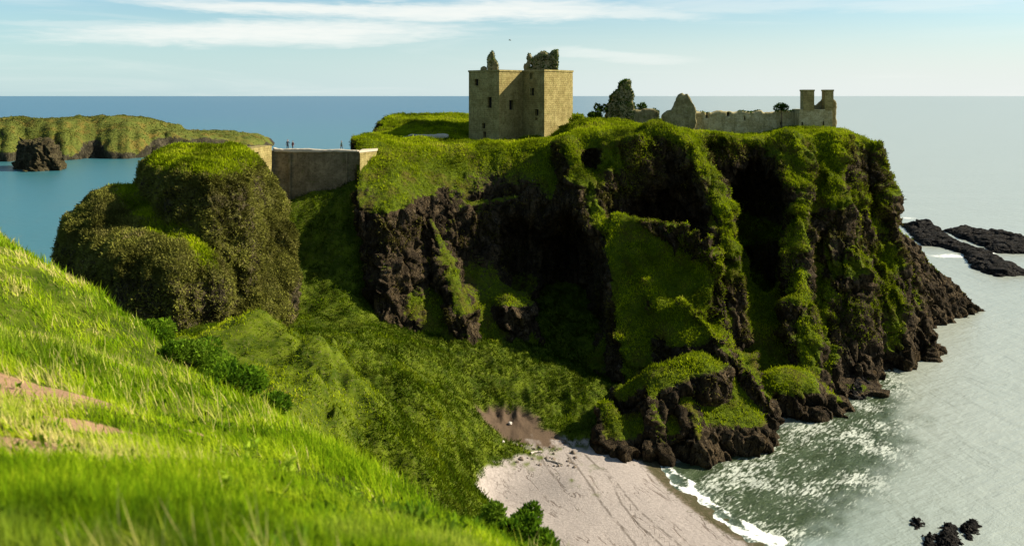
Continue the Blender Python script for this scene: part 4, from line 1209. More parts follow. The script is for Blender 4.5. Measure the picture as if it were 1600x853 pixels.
def outline_ruin(name, pts, Y, thick, m, parent=None, loc=(0, 0, 0), h=0.22, rough=0.3, cuts=(), zadd=-1.5, skew=0.0):
    """rubble masonry: an outline given its own depth, worn all over"""
    q = np.array([P(x, y, Y)[[0, 2]] for x, y in pts])
    low = q[:, 1].min(); q[q[:, 1] < low + 0.8, 1] += zadd
    lo, hi = q.min(0) - 1, q.max(0) + 1
    g = Grid((lo[0], Y - 1, lo[1]), (hi[0], Y + thick + 1, hi[1]), h)
    X2 = g.x[:, 0, :] + 0 * g.z[0, 0, :][None]; Z2 = 0 * X2 + g.z[0, 0, :][None]
    sd = polysd(X2, Z2, q) + fbm(np.stack([X2, 0 * X2, Z2], -1), 0.7, 3, 130) * rough * 1.2
    for x0, x1, y0, y1 in cuts:
        a, b = P(x0, y1, Y), P(x1, y0, Y)
        sd = np.maximum(sd, -np.maximum(np.abs(X2 - (a[0] + b[0]) / 2) - (b[0] - a[0]) / 2, np.abs(Z2 - (a[2] + b[2]) / 2) - (b[2] - a[2]) / 2))
    mid = Y + thick / 2 + skew * (g.x - (lo[0] + hi[0]) / 2)
    f = smax(sd[:, None, :], np.abs(g.y - mid) - thick / 2 + 0 * g.z, 0.25)
    V, Q = surface_nets(np.ascontiguousarray(f.astype(np.float32)), g.lo, h)
    V = smooth_verts(V, Q, 1, 0.4)
    nn = vnormals(V, Q)
    V = V + nn * (fbm(V, 1.2, 3, 131) * rough * 0.7)[:, None]
    o = mesh_np(name, V - np.array(loc), Q, m, parent)
    if parent is None: o.location = loc
    return o, V, Q


def ivy(name, V, Q, w, n_, parent, loc, s0=0.2, s1=0.45, m=None):
    nn = vnormals(V, Q)
    p_, k_ = scatter(V, Q, np.maximum(w, 1e-9), n_)
    up = norm(nn[Q[k_]].mean(1) * 0.6 + [0, 0, 0.35] + rng.normal(0, 0.5, (len(p_), 3)))
    s_ = rng.uniform(s0, s1, len(p_))
    return blades(name, p_ - np.array(loc), up, s_, s_ * 0.6, np.clip(0.4 + 0.7 * fbm(p_, 0.5, 3, 132) + rng.normal(0, .15, len(p_)), 0, 1), m or M_bush, kind=None, parent=parent)


_, V, Q = outline_ruin('broken_gable', [(819, 111), (818, 101), (823, 97), (825, 85), (829, 84), (832, 90), (838, 87), (844, 83), (852, 81), (859, 86), (864, 81), (871, 79), (872, 85), (873, 111)], 192.5, 4.0, M_ruin, keep_o, LOC, 0.18, 0.28, [(828.5, 832, 100, 107)], -0.6)
ivy('gable_ivy', V, Q, sstep(fbm(V, 0.35, 3, 7) + 0.25 * (V[:, 0] > P(862, 0, 192)[0]), 0.0, 0.25), 2200, keep_o, LOC)
_, V, Q = outline_ruin('chimney_stub', [(762, 111), (762, 92), (765, 84), (769, 79.5), (772, 83), (773, 92), (777, 97), (779, 103), (779, 111)], 191.5, 2.6, M_ruin, keep_o, LOC, 0.15, 0.22, (), -0.6)
ivy('stub_ivy', V, Q, np.ones(len(V)) * (fbm(V, 0.6, 2, 8) > -0.1), 700, keep_o, LOC, 0.15, 0.35)
_, V, Q = outline_ruin('fallen_masonry', [(750, 112), (751, 106), (756, 103.5), (760, 106), (761, 112)], 192.5, 2.0, M_ruin, keep_o, LOC, 0.15, 0.2, (), -0.5)

# ruins along the right of the plateau
YR = 197.0
o, V, Q = outline_ruin('ruined_gable', [(949, 190), (949, 164), (956, 160), (959, 149), (969, 141), (970, 131), (975, 126), (980, 124), (987, 126), (986, 140), (991, 148), (990, 160), (992, 190)], YR, 5.0, M_ruin, None, (*P(970, 190, YR + 2)[:2], 43), 0.2, 0.5)
tag(o, 'tallest ivy covered fragment of ruined masonry, right of the tower keep', 'ruin')
ivy('ivy', V, Q, np.ones(len(V)) * (fbm(V, 0.3, 2, 9) > -0.25), 3600, o, o.location, 0.2, 0.5)
o, V, Q = outline_ruin('ruined_wall', [(990, 192), (990, 172), (1000, 173), (1012, 170), (1024, 171), (1030, 174), (1031, 192)], YR, 1.6, M_ruin, None, (*P(1010, 192, YR + 1)[:2], 43), 0.2, 0.25)
tag(o, 'low broken stone wall between the ivy ruin and the pointed gable', 'wall')
ivy('ivy', V, Q, sstep(V[:, 0], P(1020, 0, YR)[0], P(1029, 0, YR)[0]), 500, o, o.location)
o, V, Q = outline_ruin('ruined_gable', [(1036, 188), (1037, 180), (1043, 174), (1052, 170), (1058, 159), (1061, 150), (1066, 144), (1070, 148), (1074, 146), (1077, 152), (1083, 163), (1087, 173), (1086, 212), (1066, 208)], 190.5, 2.4, M_ruin, None, (*P(1060, 205, 191)[:2], 41), 0.2, 0.3, skew=-0.25)
tag(o, 'dark pointed gable end of a roofless hall, left end of the long wall', 'ruin')
o, V, Q = outline_ruin('ruined_hall_wall', [(1084, 213), (1084, 175), (1100, 175), (1112, 176), (1120, 173), (1135, 174), (1142, 173.5), (1146, 177), (1158, 174), (1172, 175), (1190, 173), (1194, 177), (1206, 175), (1214, 174), (1235, 174), (1251, 172), (1251, 213)], 192.5, 1.6, M_pale, None, (*P(1165, 210, 193)[:2], 41), 0.2, 0.22, [(1103.5, 1106.5, 176, 185), (1136.5, 1140, 176, 183), (1219.5, 1222.5, 191, 196.5), (1163, 1165, 182, 188)])
tag(o, 'long pale roofless hall wall with narrow slits and a worn top', 'wall')
lw = o
for x0, x1, y0, y1 in [(1103.5, 1106.5, 176, 185), (1136.5, 1140, 176, 183), (1219.5, 1222.5, 191, 196.5), (1163, 1165, 182, 188)]:
    a, b = P(x0 - .6, y1 + .6, 193.6), P(x1 + .6, y0 - .6, 193.6)
    w = MB(); w.box((a[0], 193.5, a[2]), (b[0], 193.8, b[2])); w.build('arrow_slit', M_hole, lw, lw.location)
ivy('ivy', V, Q, sstep(V[:, 2], 46.0, 46.8) * (fbm(V, 0.25, 2, 10) > 0.12), 900, lw, lw.location, 0.15, 0.35)

ch = empty('chimney_gable', (*P(1278, 200, 190)[:2], 42.5), 'roofless gable with two tall square chimneys at the seaward end', 'ruin')
CL = ch.location
mb = MB()
a, b = P(1249, 205, 189.5), P(1301, 171, 189.5)
pt, L = pierced(mb, (a[0], 189.5), (b[0], 189.5), 38.5, b[2] + 0.1, [])
c = P(1301, 200, 189.5)
holes = []
mb = MB()
ab, bb = np.array([a[0], 189.5]), np.array([P(1301, 0, 189.5)[0], 189.5])
for x0, x1, y0, y1 in [(1252.5, 1255, 191, 198), (1285.5, 1288, 190, 198)]:
    Yd = 189.5
    holes.append((on_line(ab, bb, x0), on_line(ab, bb, x1), HC - (y1 - HOR) / F * Yd, HC - (y0 - HOR) / F * Yd))
zt_w = P(0, 171, 189.5)[2]
pt, L = pierced(mb, ab, bb, 38.5, zt_w, holes)
wd = 5.0
mb.quad((bb[0], bb[1], 38.5), (bb[0] + 0.4, bb[1] + wd, 38.5), (bb[0] + 0.4, bb[1] + wd, zt_w), (bb[0], bb[1], zt_w))
mb.quad((ab[0], ab[1], 38.5), (ab[0], ab[1] + wd, 38.5), (ab[0], ab[1] + wd, zt_w), (ab[0], ab[1], zt_w))
mb.quad((ab[0], ab[1], zt_w), (bb[0], bb[1], zt_w), (bb[0] + .4, bb[1] + wd, zt_w), (ab[0], ab[1] + wd, zt_w))
mb.quad((ab[0], ab[1] + wd, 38.5), (bb[0] + .4, bb[1] + wd, 38.5), (bb[0] + .4, bb[1] + wd, zt_w), (ab[0], ab[1] + wd, zt_w))
mb.build('wall', M_pale, ch, CL)
for h in holes:
    w = MB(); w.quad(pt(h[0], h[2], .5), pt(h[1], h[2], .5), pt(h[1], h[3], .5), pt(h[0], h[3], .5)); w.build('arrow_slit', M_hole, ch, CL)
for x0, x1 in ((1254, 1271), (1288, 1301)):
    l, r_ = P(x0, 140, 190)[0], P(x1, 140, 190)[0]
    ztp = P(0, 140.5, 190)[2]
    w = MB(); w.box((l, 189.46, zt_w - 0.3), (r_, 191.6, ztp - 0.35)); w.box((l - 0.09, 189.38, ztp - 0.35), (r_ + 0.09, 191.7, ztp)); w.build('chimney', M_keep, ch, CL)
_, V, Q = outline_ruin('gable_slope', [(1271, 172), (1272, 165), (1276, 166), (1283, 158), (1288, 150), (1290, 150), (1290, 173)], 191.4, 0.9, M_ruin, ch, CL, 0.15, 0.15, (), -0.3)
_, V, Q = outline_ruin('end_wall', [(1299, 206), (1299.5, 158), (1302, 155), (1306, 157), (1308, 162), (1307, 206)], 191.5, 4.5, M_ruin, ch, CL, 0.2, 0.25)

# ------------------------------------------------------------------ curtain wall and gate passage
cw = empty('curtain_wall', (*P(495, 300, 168)[:2], 30), 'high brown stone wall closing the gap between the rock stack and the castle cliff', 'wall')
WL = cw.location
a, b = P(421, 300, 166.5), P(562, 300, 165.0)
zt_w = P(0, 236, 166)[2]
mb = MB()
nseg = 1
mb.prism([(a[0], a[1]), (b[0], b[1]), (b[0] + .3, b[1] + 5), (a[0], a[1] + 5)], 22, zt_w)
mb.build('wall', M_wall, cw, WL)
w = MB()
for px0, px1 in ((451.5, 454.5), (541, 543)):
    k0 = on_line(a[:2], b[:2], px0); k1 = on_line(a[:2], b[:2], px1)
    p0, p1 = a + (b - a) * k0, a + (b - a) * k1
    w = MB(); w.prism([(p0[0], p0[1] - .35), (p1[0], p1[1] - .35), (p1[0], p1[1] + .02), (p0[0], p0[1] + .02)], 24, zt_w - 0.5); w.build('pilaster', M_wall, cw, WL)
_, V, Q = outline_ruin('parapet', [(424, 238), (424, 231), (440, 232.5), (470, 231.5), (500, 233), (530, 232), (561, 233.5), (561, 238)], 165.4, 0.9, M_path, cw, WL, 0.14, 0.12, (), -0.1, skew=-0.08)

gp = empty('gate_wall', (*P(400, 260, 158)[:2], 38), 'pale sunlit wall with one small square window above the rock stack', 'wall')
GL = gp.location
mb = MB()
ga, gb = P(374, 250, 150.5)[:2], P(424.5, 250, 165.3)[:2]
u0, u1 = on_line(ga, gb, 399), on_line(ga, gb, 404)
Yw = (ga + (gb - ga) * (u0 + u1) / 2)[1]
hs = [(u0, u1, HC - (247 - HOR) / F * Yw, HC - (238 - HOR) / F * Yw)]
ztg = P(0, 231, 158)[2]
pt, L = pierced(mb, ga, gb, 34, ztg, hs, 0.45)
off = np.array([-2.6, 0.6])
mb.quad((*ga, ztg), (*gb, ztg), (*(gb + off), ztg), (*(ga + off), ztg))
mb.quad((*ga, 34), (*(ga + off), 34), (*(ga + off), ztg), (*ga, ztg)); mb.quad((*(ga + off), 34), (*(gb + off), 34), (*(gb + off), ztg), (*(ga + off), ztg))
mb.build('wall', M_keep, gp, GL)
w = MB(); h = hs[0]; w.quad(pt(h[0], h[2], .4), pt(h[1], h[2], .4), pt(h[1], h[3], .4), pt(h[0], h[3], .4)); w.build('window', M_hole, gp, GL)
ab_ = empty('wall_abutment', (*P(575, 260, 166)[:2], 36), 'smooth pale stone abutment where the high wall meets the castle cliff', 'wall')
mb = MB(); p0, p1 = P(562.5, 0, 163.5)[:2], P(588, 0, 168.5)[:2]
zt_a = P(0, 238, 165)[2]
mb.prism([p0, p1, p1 + [0, 3], p0 + [-0.2, 4.5]], 32, zt_a); mb.build('wall', M_keep, ab_, ab_.location)
w = MB(); w.prism([p0 + [-.1, -.15], p1 + [.1, -.15], p1 + [.1, 3], p0 + [-.3, 4.4]], zt_a + 0.003, zt_a + 0.4); w.build('coping', M_path, ab_, ab_.location)
o, V, Q = outline_ruin('stone_ledge', [(620, 217), (621, 212), (640, 210.5), (668, 211), (690, 210), (700, 211), (700, 217)], 187.5, 3.0, M_path, None, (*P(660, 215, 188)[:2], 41), 0.18, 0.15, (), -0.8)
tag(o, 'low flat pale stone ledge in the grass left of the tower keep', 'ledge')


# ------------------------------------------------------------------ people, each one continuous body grown from joints
def capsules(f, g, chain, k=0.02):
    for a, b, ra, rb in chain:
        a, b = np.array(a, float), np.array(b, float)
        d = b - a; dd_ = max(d @ d, 1e-9)
        t = np.clip(((g.x - a[0]) * d[0] + (g.y - a[1]) * d[1] + (g.z - a[2]) * d[2]) / dd_, 0, 1)
        e = np.sqrt((g.x - a[0] - t * d[0]) ** 2 + (g.y - a[1] - t * d[1]) ** 2 + (g.z - a[2] - t * d[2]) ** 2) - (ra + t * (rb - ra))
        f[...] = smin(f, e, k)


M_skin = plain('skin', (0.45, 0.28, 0.2), 0.6, 0.1)


def person(loc, rz, jacket, trousers, haircol, label, stride=0.12, arm=0.1, raised=False, scale=1.0, group=None):
    g = Grid((-0.48, -0.36, -0.02), (0.48, 0.36, 1.84), 0.017)
    f = np.full(g.n, 1.0, np.float32)
    C_ = []
    for s_ in (-1, 1):
        st_ = stride * s_
        hip, knee, ank = (0.09 * s_, 0, 0.92), (0.10 * s_, -st_ * 0.55 - 0.02, 0.50), (0.10 * s_, -st_ * 0.9 + 0.03, 0.09)
        C_ += [(hip, knee, 0.092, 0.062), (knee, ank, 0.060, 0.042), (ank, (0.12 * s_, ank[1] - 0.15, 0.035), 0.042, 0.035)]
        sh = (0.185 * s_, 0, 1.42)
        if raised and s_ > 0: el, wr = (0.30, -0.08, 1.22), (0.16, -0.26, 1.40)
        else: el, wr = (0.25 * s_, 0.02 + arm * s_ * .5, 1.14), (0.26 * s_, -0.06 - arm * s_, 0.89)
        C_ += [(sh, el, 0.055, 0.046), (el, wr, 0.044, 0.030)]
        w_ = np.array(wr); dr = w_ - np.array(el); dr = dr / np.linalg.norm(dr)
        C_ += [(w_, w_ + dr * 0.08, 0.03, 0.033)]
        for q in range(4):
            o_ = np.array([0, 0.03 - 0.02 * q, 0]); C_ += [(w_ + dr * 0.075 + o_, w_ + dr * (0.155 - 0.012 * abs(q - 1)) + o_ + np.array([-0.015 * s_, 0, 0]), 0.0105, 0.009)]
        C_ += [(w_ + dr * 0.03, w_ + dr * 0.085 + np.array([0, -0.055, 0]), 0.012, 0.010)]
    C_ += [((0, 0, 0.93), (0, 0, 1.10), 0.135, 0.125), ((0, 0, 1.10), (0, 0.01, 1.34), 0.125, 0.145), ((-0.12, 0, 1.40), (0.12, 0, 1.40), 0.085, 0.085), ((0, 0, 1.40), (0, -0.015, 1.56), 0.06, 0.052)]
    capsules(f, g, C_, 0.03)
    capsules(f, g, [((0, -0.01, 1.63), (0, -0.015, 1.70), 0.078, 0.088), ((0, -0.095, 1.655), (0, -0.115, 1.64), 0.013, 0.016), ((-0.088, 0, 1.67), (-0.093, 0.005, 1.645), 0.017, 0.012), ((0.088, 0, 1.67), (0.093, 0.005, 1.645), 0.017, 0.012), ((0, -0.06, 1.585), (0, -0.075, 1.59), 0.03, 0.03)], 0.012)
    V, Q = surface_nets(f, g.lo, g.h)
    V = smooth_verts(V, Q, 1, .4)
    c = V[Q].mean(1)
    mi = np.where(c[:, 2] > 1.50, 0, np.where(c[:, 2] > 0.90, 1, np.where(c[:, 2] > 0.085, 2, 3)))
    hand = (np.abs(c[:, 0]) > 0.2) & (c[:, 2] < 0.905) & (c[:, 2] > 0.6)
    mi[hand] = 0
    o = mesh_np('person', V, Q, [M_skin, plain('jacket', jacket), plain('trousers', trousers), plain('shoes', (0.03, 0.025, 0.02))], None, True, mi)
    o.location = loc; o.rotation_euler = (0, 0, rz); o.scale = (scale,) * 3
    tag(o, label, 'person', group)
    g2 = Grid((-0.13, -0.14, 1.55), (0.13, 0.16, 1.86), 0.012)
    e = np.sqrt((g2.x / 0.098) ** 2 + ((g2.y - 0.012) / 0.108) ** 2 + ((g2.z - 1.70) / 0.115) ** 2) - 1
    e = smax(e * 0.1, -(g2.y + 0.055 + (1.75 - g2.z) * 0.25), 0.015)
    hV_, hQ_ = surface_nets(np.ascontiguousarray(e.astype(np.float32)), g2.lo, g2.h)
    mesh_np('hair', hV_, hQ_, plain('hair', haircol), o)
    return o


zw = P(0, 236, 166)[2] + 0.0
person((P(449.5, 0, 168)[0], 168.0, zw), 0.4, (0.03, 0.035, 0.05), (0.03, 0.03, 0.04), (0.03, 0.02, 0.015), 'taller walker in dark clothes raising a hand, left of the pair on the high wall', raised=True, scale=1.12)
person((P(457.5, 0, 168.4)[0], 168.4, zw), -0.5, (0.12, 0.04, 0.035), (0.04, 0.04, 0.05), (0.05, 0.03, 0.02), 'shorter walker in a dull red jacket beside the taller one on the high wall', scale=0.98)
person((P(533.5, 0, 168)[0], 168.0, zw), 1.2, (0.03, 0.05, 0.04), (0.03, 0.03, 0.035), (0.03, 0.02, 0.015), 'lone walker in dark clothes near the castle end of the high wall', stride=0.2, scale=1.0)

# ------------------------------------------------------------------ gull
gl = empty('gull', P(797, 63.5, 170), 'small dark gull gliding in the sky above the tower keep', 'bird')
g = Grid((-0.16, -0.36, -0.14), (0.16, 0.36, 0.14), 0.014)
f = np.full(g.n, 1.0, np.float32)
capsules(f, g, [((0, -0.16, 0), (0, 0.05, 0), 0.065, 0.075), ((0, 0.05, 0), (0, 0.24, 0.0), 0.07, 0.025), ((0, -0.16, 0.01), (0, -0.24, 0.025), 0.05, 0.042), ((0, -0.27, 0.02), (0, -0.325, 0.01), 0.016, 0.009)], 0.03)
V, Q = surface_nets(f, g.lo, g.h)
mesh_np('body', V, Q, plain('gull_white', (0.6, 0.6, 0.58)), gl)
for s_ in (-1, 1):
    w = MB()
    pts = [(0.04, -0.10), (0.30, -0.15), (0.52, -0.04), (0.66, 0.10), (0.45, 0.06), (0.25, 0.08), (0.05, 0.10)]
    zz_ = [0.03, 0.12, 0.10, 0.05, 0.08, 0.10, 0.03]
    w.prism([(x * s_, y) for x, y in pts], [q - 0.008 for q in zz_], [q + 0.008 for q in zz_]); w.build('wing', plain('gull_grey', (0.10, 0.10, 0.11)), gl)
w = MB(); w.prism([(-0.03, 0.2), (0.03, 0.2), (0.08, 0.36), (-0.08, 0.36)], -0.008, 0.008); w.build('tail', plain('gull_tail', (0.5, 0.5, 0.5)), gl)
gl.rotation_euler = (0.05, 0.12, 1.2)


# ------------------------------------------------------------------ bushes, plants, small trees
def leaf_cloud(name, centers, n_, s0, s1, m, parent, loc, shape=0.75, tb=0.0):
    cs = np.array([c[:3] for c in centers]); rs = np.array([c[3] for c in centers])
    k = rng.choice(len(cs), n_, p=rs ** 2 / (rs ** 2).sum())
    d = norm(rng.normal(0, 1, (n_, 3)))
    p_ = cs[k] + d * (rs[k] * rng.uniform(0.55, 1.0, n_) ** 0.5)[:, None] * [1, 1, shape]
    p_ = p_ + 0.25 * rs[k][:, None] * np.stack([fbm(p_, 1.5 / rs.mean(), 2, q) for q in (1, 2, 3)], 1)
    up = norm(d * 0.7 + [0, 0, 0.5] + rng.normal(0, 0.5, (n_, 3)))
    s_ = rng.uniform(s0, s1, n_)
    return blades(name, p_ - np.array(loc), up, s_, s_ * 0.55, np.clip(0.42 + tb + 0.6 * fbm(p_, 1.0 / rs.mean(), 3, 4) + rng.normal(0, .14, n_), 0, 1), m, 0.2, None, parent)


def shrub(name, base, r, hgt, n_, s0, s1, m, label, cat, group=None, lobes=6, tb=0.0, stem=True):
    e = empty(name, base, label, cat, group)
    base = np.array(base)
    cen_ = []
    for q in range(lobes):
        a_ = rng.uniform(0, 6.28); rr = rng.uniform(0.1, 0.6) * r
        hz = rng.uniform(0.35, 0.8) * hgt
        cen_.append((base[0] + rr * math.cos(a_), base[1] + rr * math.sin(a_), base[2] + hz, r * rng.uniform(0.4, 0.6)))
    leaf_cloud('foliage', cen_, n_, s0, s1, m, e, base, min(1.0, hgt / r * 0.7), tb)
    if stem:
        w = MB()
        for c in cen_:
            d = np.array(c[:3]) - base
            rad = 0.02 * hgt + 0.01
            w.prism([(base[0] - rad, base[1] - rad), (base[0] + rad, base[1] - rad), (base[0] + rad, base[1] + rad), (base[0] - rad, base[1] + rad)], base[2] - 0.2, base[2] + 0.01)
            i_ = len(w.v)
            for sc_2, pt_ in ((1, base), (0.4, np.array(c[:3]))):
                for x_, y_ in ((-1, -1), (1, -1), (1, 1), (-1, 1)): w.v.append(tuple(pt_ + np.array([x_, y_, 0]) * rad * sc_2))
            for q4 in range(4): w.f.append((i_ + q4, i_ + (q4 + 1) % 4, i_ + 4 + (q4 + 1) % 4, i_ + 4 + q4))
        w.build('stem', M_bark, e, base)
    return e


def head_z(px, Y): return float(ztop((px - 800) / F * Y, Y))


def ground_pt(px, Y):
    x = (px - 800) / F * Y
    return (x, Y, float(gz(np.array([x]), np.array([Y]))[0]))


for px, pyt, Y, r, lab in [(925, 160, 196, 1.7, 'dark bush left of the tallest ivy covered ruin'), (938, 155, 197, 1.5, 'dark bush touching the left side of the tallest ivy covered ruin'), (1001, 157, 200, 2.0, 'dark bush behind the low broken wall'), (1019, 163, 200, 1.2, 'small dark bush behind the right end of the low broken wall')]:
    zt_ = HC - (pyt - HOR) / F * Y
    zb_ = min(head_z(px, Y) - 0.2, zt_ - 1)
    shrub('bush', ((px - 800) / F * Y, Y, zb_), r, (zt_ - zb_) * 0.85, 1100, 0.25, 0.55, M_bush, lab, 'bush', 'bushes among the ruins')
# lone round tree before the long wall
tb_ = P(1221, 203, 191.3)
tr = empty('round_tree', tb_, 'small round headed tree on a thin trunk before the long pale wall', 'tree')
w = MB(); rad = 0.10
i_ = 0
for z_, r_ in ((tb_[2] - 1.5, 0.16), (tb_[2] + 2.0, 0.11), (P(0, 168, 191.3)[2], 0.06)):
    for k in range(6): w.v.append((tb_[0] + r_ * math.cos(k * 1.047) + 0.05 * math.sin(z_), tb_[1] + r_ * math.sin(k * 1.047), z_))
for L_ in range(2):
    for k in range(6): w.f.append((L_ * 6 + k, L_ * 6 + (k + 1) % 6, L_ * 6 + 6 + (k + 1) % 6, L_ * 6 + 6 + k))
w.build('trunk', M_bark, tr, tb_)
c0 = P(1220.5, 168.5, 191.3)
leaf_cloud('crown', [(c0[0] - .7, c0[1], c0[2] - .1, .95), (c0[0] + .7, c0[1] + .1, c0[2] - .05, .95), (c0[0], c0[1], c0[2] + .35, .95), (c0[0] + .1, c0[1] - .5, c0[2], .9)], 1500, 0.18, 0.36, M_bush, tr, tb_, 0.7)
for px, py, Y, r, lab in [(884, 207, 184.5, 1.5, 'light green bush at the foot of the right face of the tower keep'), (900, 192, 184, 2.3, 'large bright green bush beside the right corner of the tower keep'), (872, 214, 184, 1.0, 'small green bush just below the near corner of the tower keep')]:
    b_ = P(px, py, Y)
    shrub('bush', (b_[0], b_[1], b_[2] - r * 0.6), r, r * 1.3, 1500, 0.25, 0.5, M_tuft, lab, 'bush', 'bushes at the foot of the keep', tb=0.08)

def crest_pt(px, back=0.4):
    Y = np.arange(8.0, 60.0, 0.1)
    x = (px - 800) / F * Y
    z = gz(x, Y)
    k = int(np.argmax((z - HC) / Y))
    return ground_pt(px, float(Y[k]) + back)


# dark shrubs on the brink of the near hill
for px, bk, r, hg, lab in [(252, 0.6, 0.85, 0.75, 'dark shrub on the brink of the hill, highest and leftmost of the row'), (296, 0.5, 0.9, 0.95, 'dark shrub second from the top of the row along the brink'), (340, 0.5, 0.85, 0.95, 'dark shrub in the middle of the row along the brink'),
                       (382, 0.5, 0.75, 0.85, 'dark shrub fourth down the row along the brink'), (425, 0.5, 0.5, 0.55, 'lowest dark shrub of the row along the brink'), (325, 2.2, 0.9, 1.35, 'dark shrub set behind the row on the brink, against the rock stack')]:
    shrub('shrub', crest_pt(px, bk), r * 1.1, hg * 0.85, 5200, 0.04, 0.11, M_leaf, lab, 'shrub', 'dark shrubs along the brink of the near hill', 8, 0.10)
for k, (px, py, Y, r, hg, nn_, lab) in enumerate([(800, 840, 13.6, 0.42, 0.55, 2600, 'broad dark leafy shrub at the bottom of the photo before the sand'), (842, 846, 12.8, 0.36, 0.4, 1800, 'dark leafy shrub overhanging the sand at the right end of the hill'), (822, 762, 16.8, 0.36, 0.85, 1600, 'tall narrow shrub rising against the pale sand'),
                                         (760, 800, 15.8, 0.40, 0.45, 1800, 'dark leafy shrub left of the one rising against the sand')]):
    b_ = P(px, py, Y); q_ = ground_pt(px, Y)
    zb_ = min(b_[2], q_[2] + 0.6)
    shrub('shrub', (q_[0], q_[1], q_[2] - 0.05), r, max(hg, (b_[2] - q_[2]) + hg * 0.6), nn_ * 2, 0.03, 0.09, M_leaf, lab, 'shrub', 'leafy shrubs at the foot of the near hill', 8, 0.05)


def weed(base, hgt, lab, group):
    e = empty('leafy_weed', base, lab, 'weed', group)
    base = np.array(base)
    sv, lv = MB(), None
    pts_, ups_, ss_ = [], [], []
    for q in range(5):
        a_ = rng.uniform(0, 6.28); tip = base + np.array([math.cos(a_) * 0.3 * hgt * rng.random(), math.sin(a_) * 0.3 * hgt * rng.random(), hgt * rng.uniform(0.7, 1)])
        r_ = 0.005
        i_ = len(sv.v)
        for p3, rr in ((base, r_), (tip, r_ * .5)):
            for x_, y_ in ((-1, -1), (1, -1), (0, 1)): sv.v.append(tuple(p3 + np.array([x_, y_, 0]) * rr))
        for q3 in range(3): sv.f.append((i_ + q3, i_ + (q3 + 1) % 3, i_ + 3 + (q3 + 1) % 3, i_ + 3 + q3))
        for t_ in np.linspace(0.25, 1, 9):
            a2 = rng.uniform(0, 6.28)
            pts_.append(base + (tip - base) * t_); ups_.append([math.cos(a2), math.sin(a2), rng.uniform(0.1, .8)]); ss_.append(rng.uniform(0.07, 0.13) * (1.2 - 0.5 * t_))
    sv.build('stem', M_fresh, e, base)
    ss_ = np.array(ss_)
    blades('leaves', np.array(pts_) - base, norm(np.array(ups_)), ss_, ss_ * 0.45, np.clip(rng.normal(0.6, .15, len(ss_)), 0, 1), M_fresh, 0.25, None, e)


for px, Y, hg, lab in [(385, 9.5, 0.42, 'yellow green leafy weed, the tallest in the blurred grass at the bottom'), (360, 7.6, 0.25, 'small leafy weed in front of the tallest one'), (450, 9.0, 0.3, 'leafy weed right of the tallest one in the near grass'), (345, 10.5, 0.3, 'leafy weed behind and left of the tallest one'), (560, 10.5, 0.35, 'lone leafy weed farther down the slope towards the sand')]:
    weed(ground_pt(px, Y), hg, lab, 'leafy weeds in the near grass')


# ------------------------------------------------------------------ stones and driftwood at the head of the beach
def stone(base, r, m, label, cat, group, seed_, flat=0.6, name='beach_stone'):
    g = Grid((-1.6, -1.6, -1.3), (1.6, 1.6, 1.3), 0.2)
    d = np.sqrt(g.x ** 2 + (g.y * 1.25) ** 2 + (g.z / flat) ** 2) - 1
    V, Q = surface_nets(np.ascontiguousarray(d.astype(np.float32)), g.lo, g.h)
    nn = vnormals(V, Q)
    V = V + nn * (fbm(V, 0.9, 3, seed_) * 0.55)[:, None]
    o = mesh_np(name, V * r, Q, m, None, False)
    o.location = base; o.rotation_euler = (0, 0, seed_ * 1.3)
    return tag(o, label, cat, group)


M_st = plain('beach_stone_grey', (0.16, 0.125, 0.095), 0.9, 0.45, 3); M_stp = plain('beach_stone_pale', (0.5, 0.44, 0.38), 0.85, 0.2, 5)
for k in range(34):
    px = rng.uniform(805, 900); py = rng.uniform(694, 718) + (px - 850) * 0.04
    Y = (HC - 2.0) * F / (py - HOR)
    b_ = ground_pt(px, Y)
    stone((b_[0], b_[1], b_[2] + 0.03), rng.choice([0.12, 0.2, 0.28, 0.4], p=[.35, .35, .2, .1]), M_st, 'rough brown stone among the rubble strewn at the head of the beach', 'stone', 'stones at the head of the beach', 200 + k)
for px, py, r, lab in [(797, 661, 0.3, 'larger white stone on the brown soil by the gully grass'), (786, 684, 0.22, 'smaller white stone on the brown soil above the sand')]:
    Y = (HC - 3.3) * F / (py - HOR); b_ = ground_pt(px, Y)
    stone((b_[0], b_[1], b_[2] + .1), r, M_stp, lab, 'stone', None, int(px), 0.8)
for px, py, ln, rz, lab in [(868, 716, 2.6, -0.6, 'pale driftwood log lying by the rubble at the top of the sand'), (838, 705, 1.7, 0.5, 'short pale driftwood log among the rubble')]:
    Y = (HC - 1.8) * F / (py - HOR); b_ = ground_pt(px, Y)
    w = MB(); ns_ = 9
    for s_ in range(ns_):
        t_ = s_ / (ns_ - 1); r_ = 0.17 * (1 - 0.55 * t_) * (1 + 0.2 * math.sin(s_ * 2.1)); yy = 0.12 * math.sin(t_ * 4)
        for k in range(7): w.v.append((ln * (t_ - .5), yy + r_ * math.cos(k * .8976), r_ * math.sin(k * .8976) + 0.12))
    for s_ in range(ns_ - 1):
        for k in range(7): w.f.append((s_ * 7 + k, s_ * 7 + (k + 1) % 7, s_ * 7 + 7 + (k + 1) % 7, s_ * 7 + 7 + k))
    w.f.append(tuple(range(7))[::-1]); w.f.append(tuple((ns_ - 1) * 7 + k for k in range(7)))
    o = w.build('driftwood', plain('driftwood', (0.42, 0.36, 0.3), 0.9, 0.3, 6)); o.location = b_; o.rotation_euler = (0, 0, rz)
    tag(o, lab, 'driftwood')

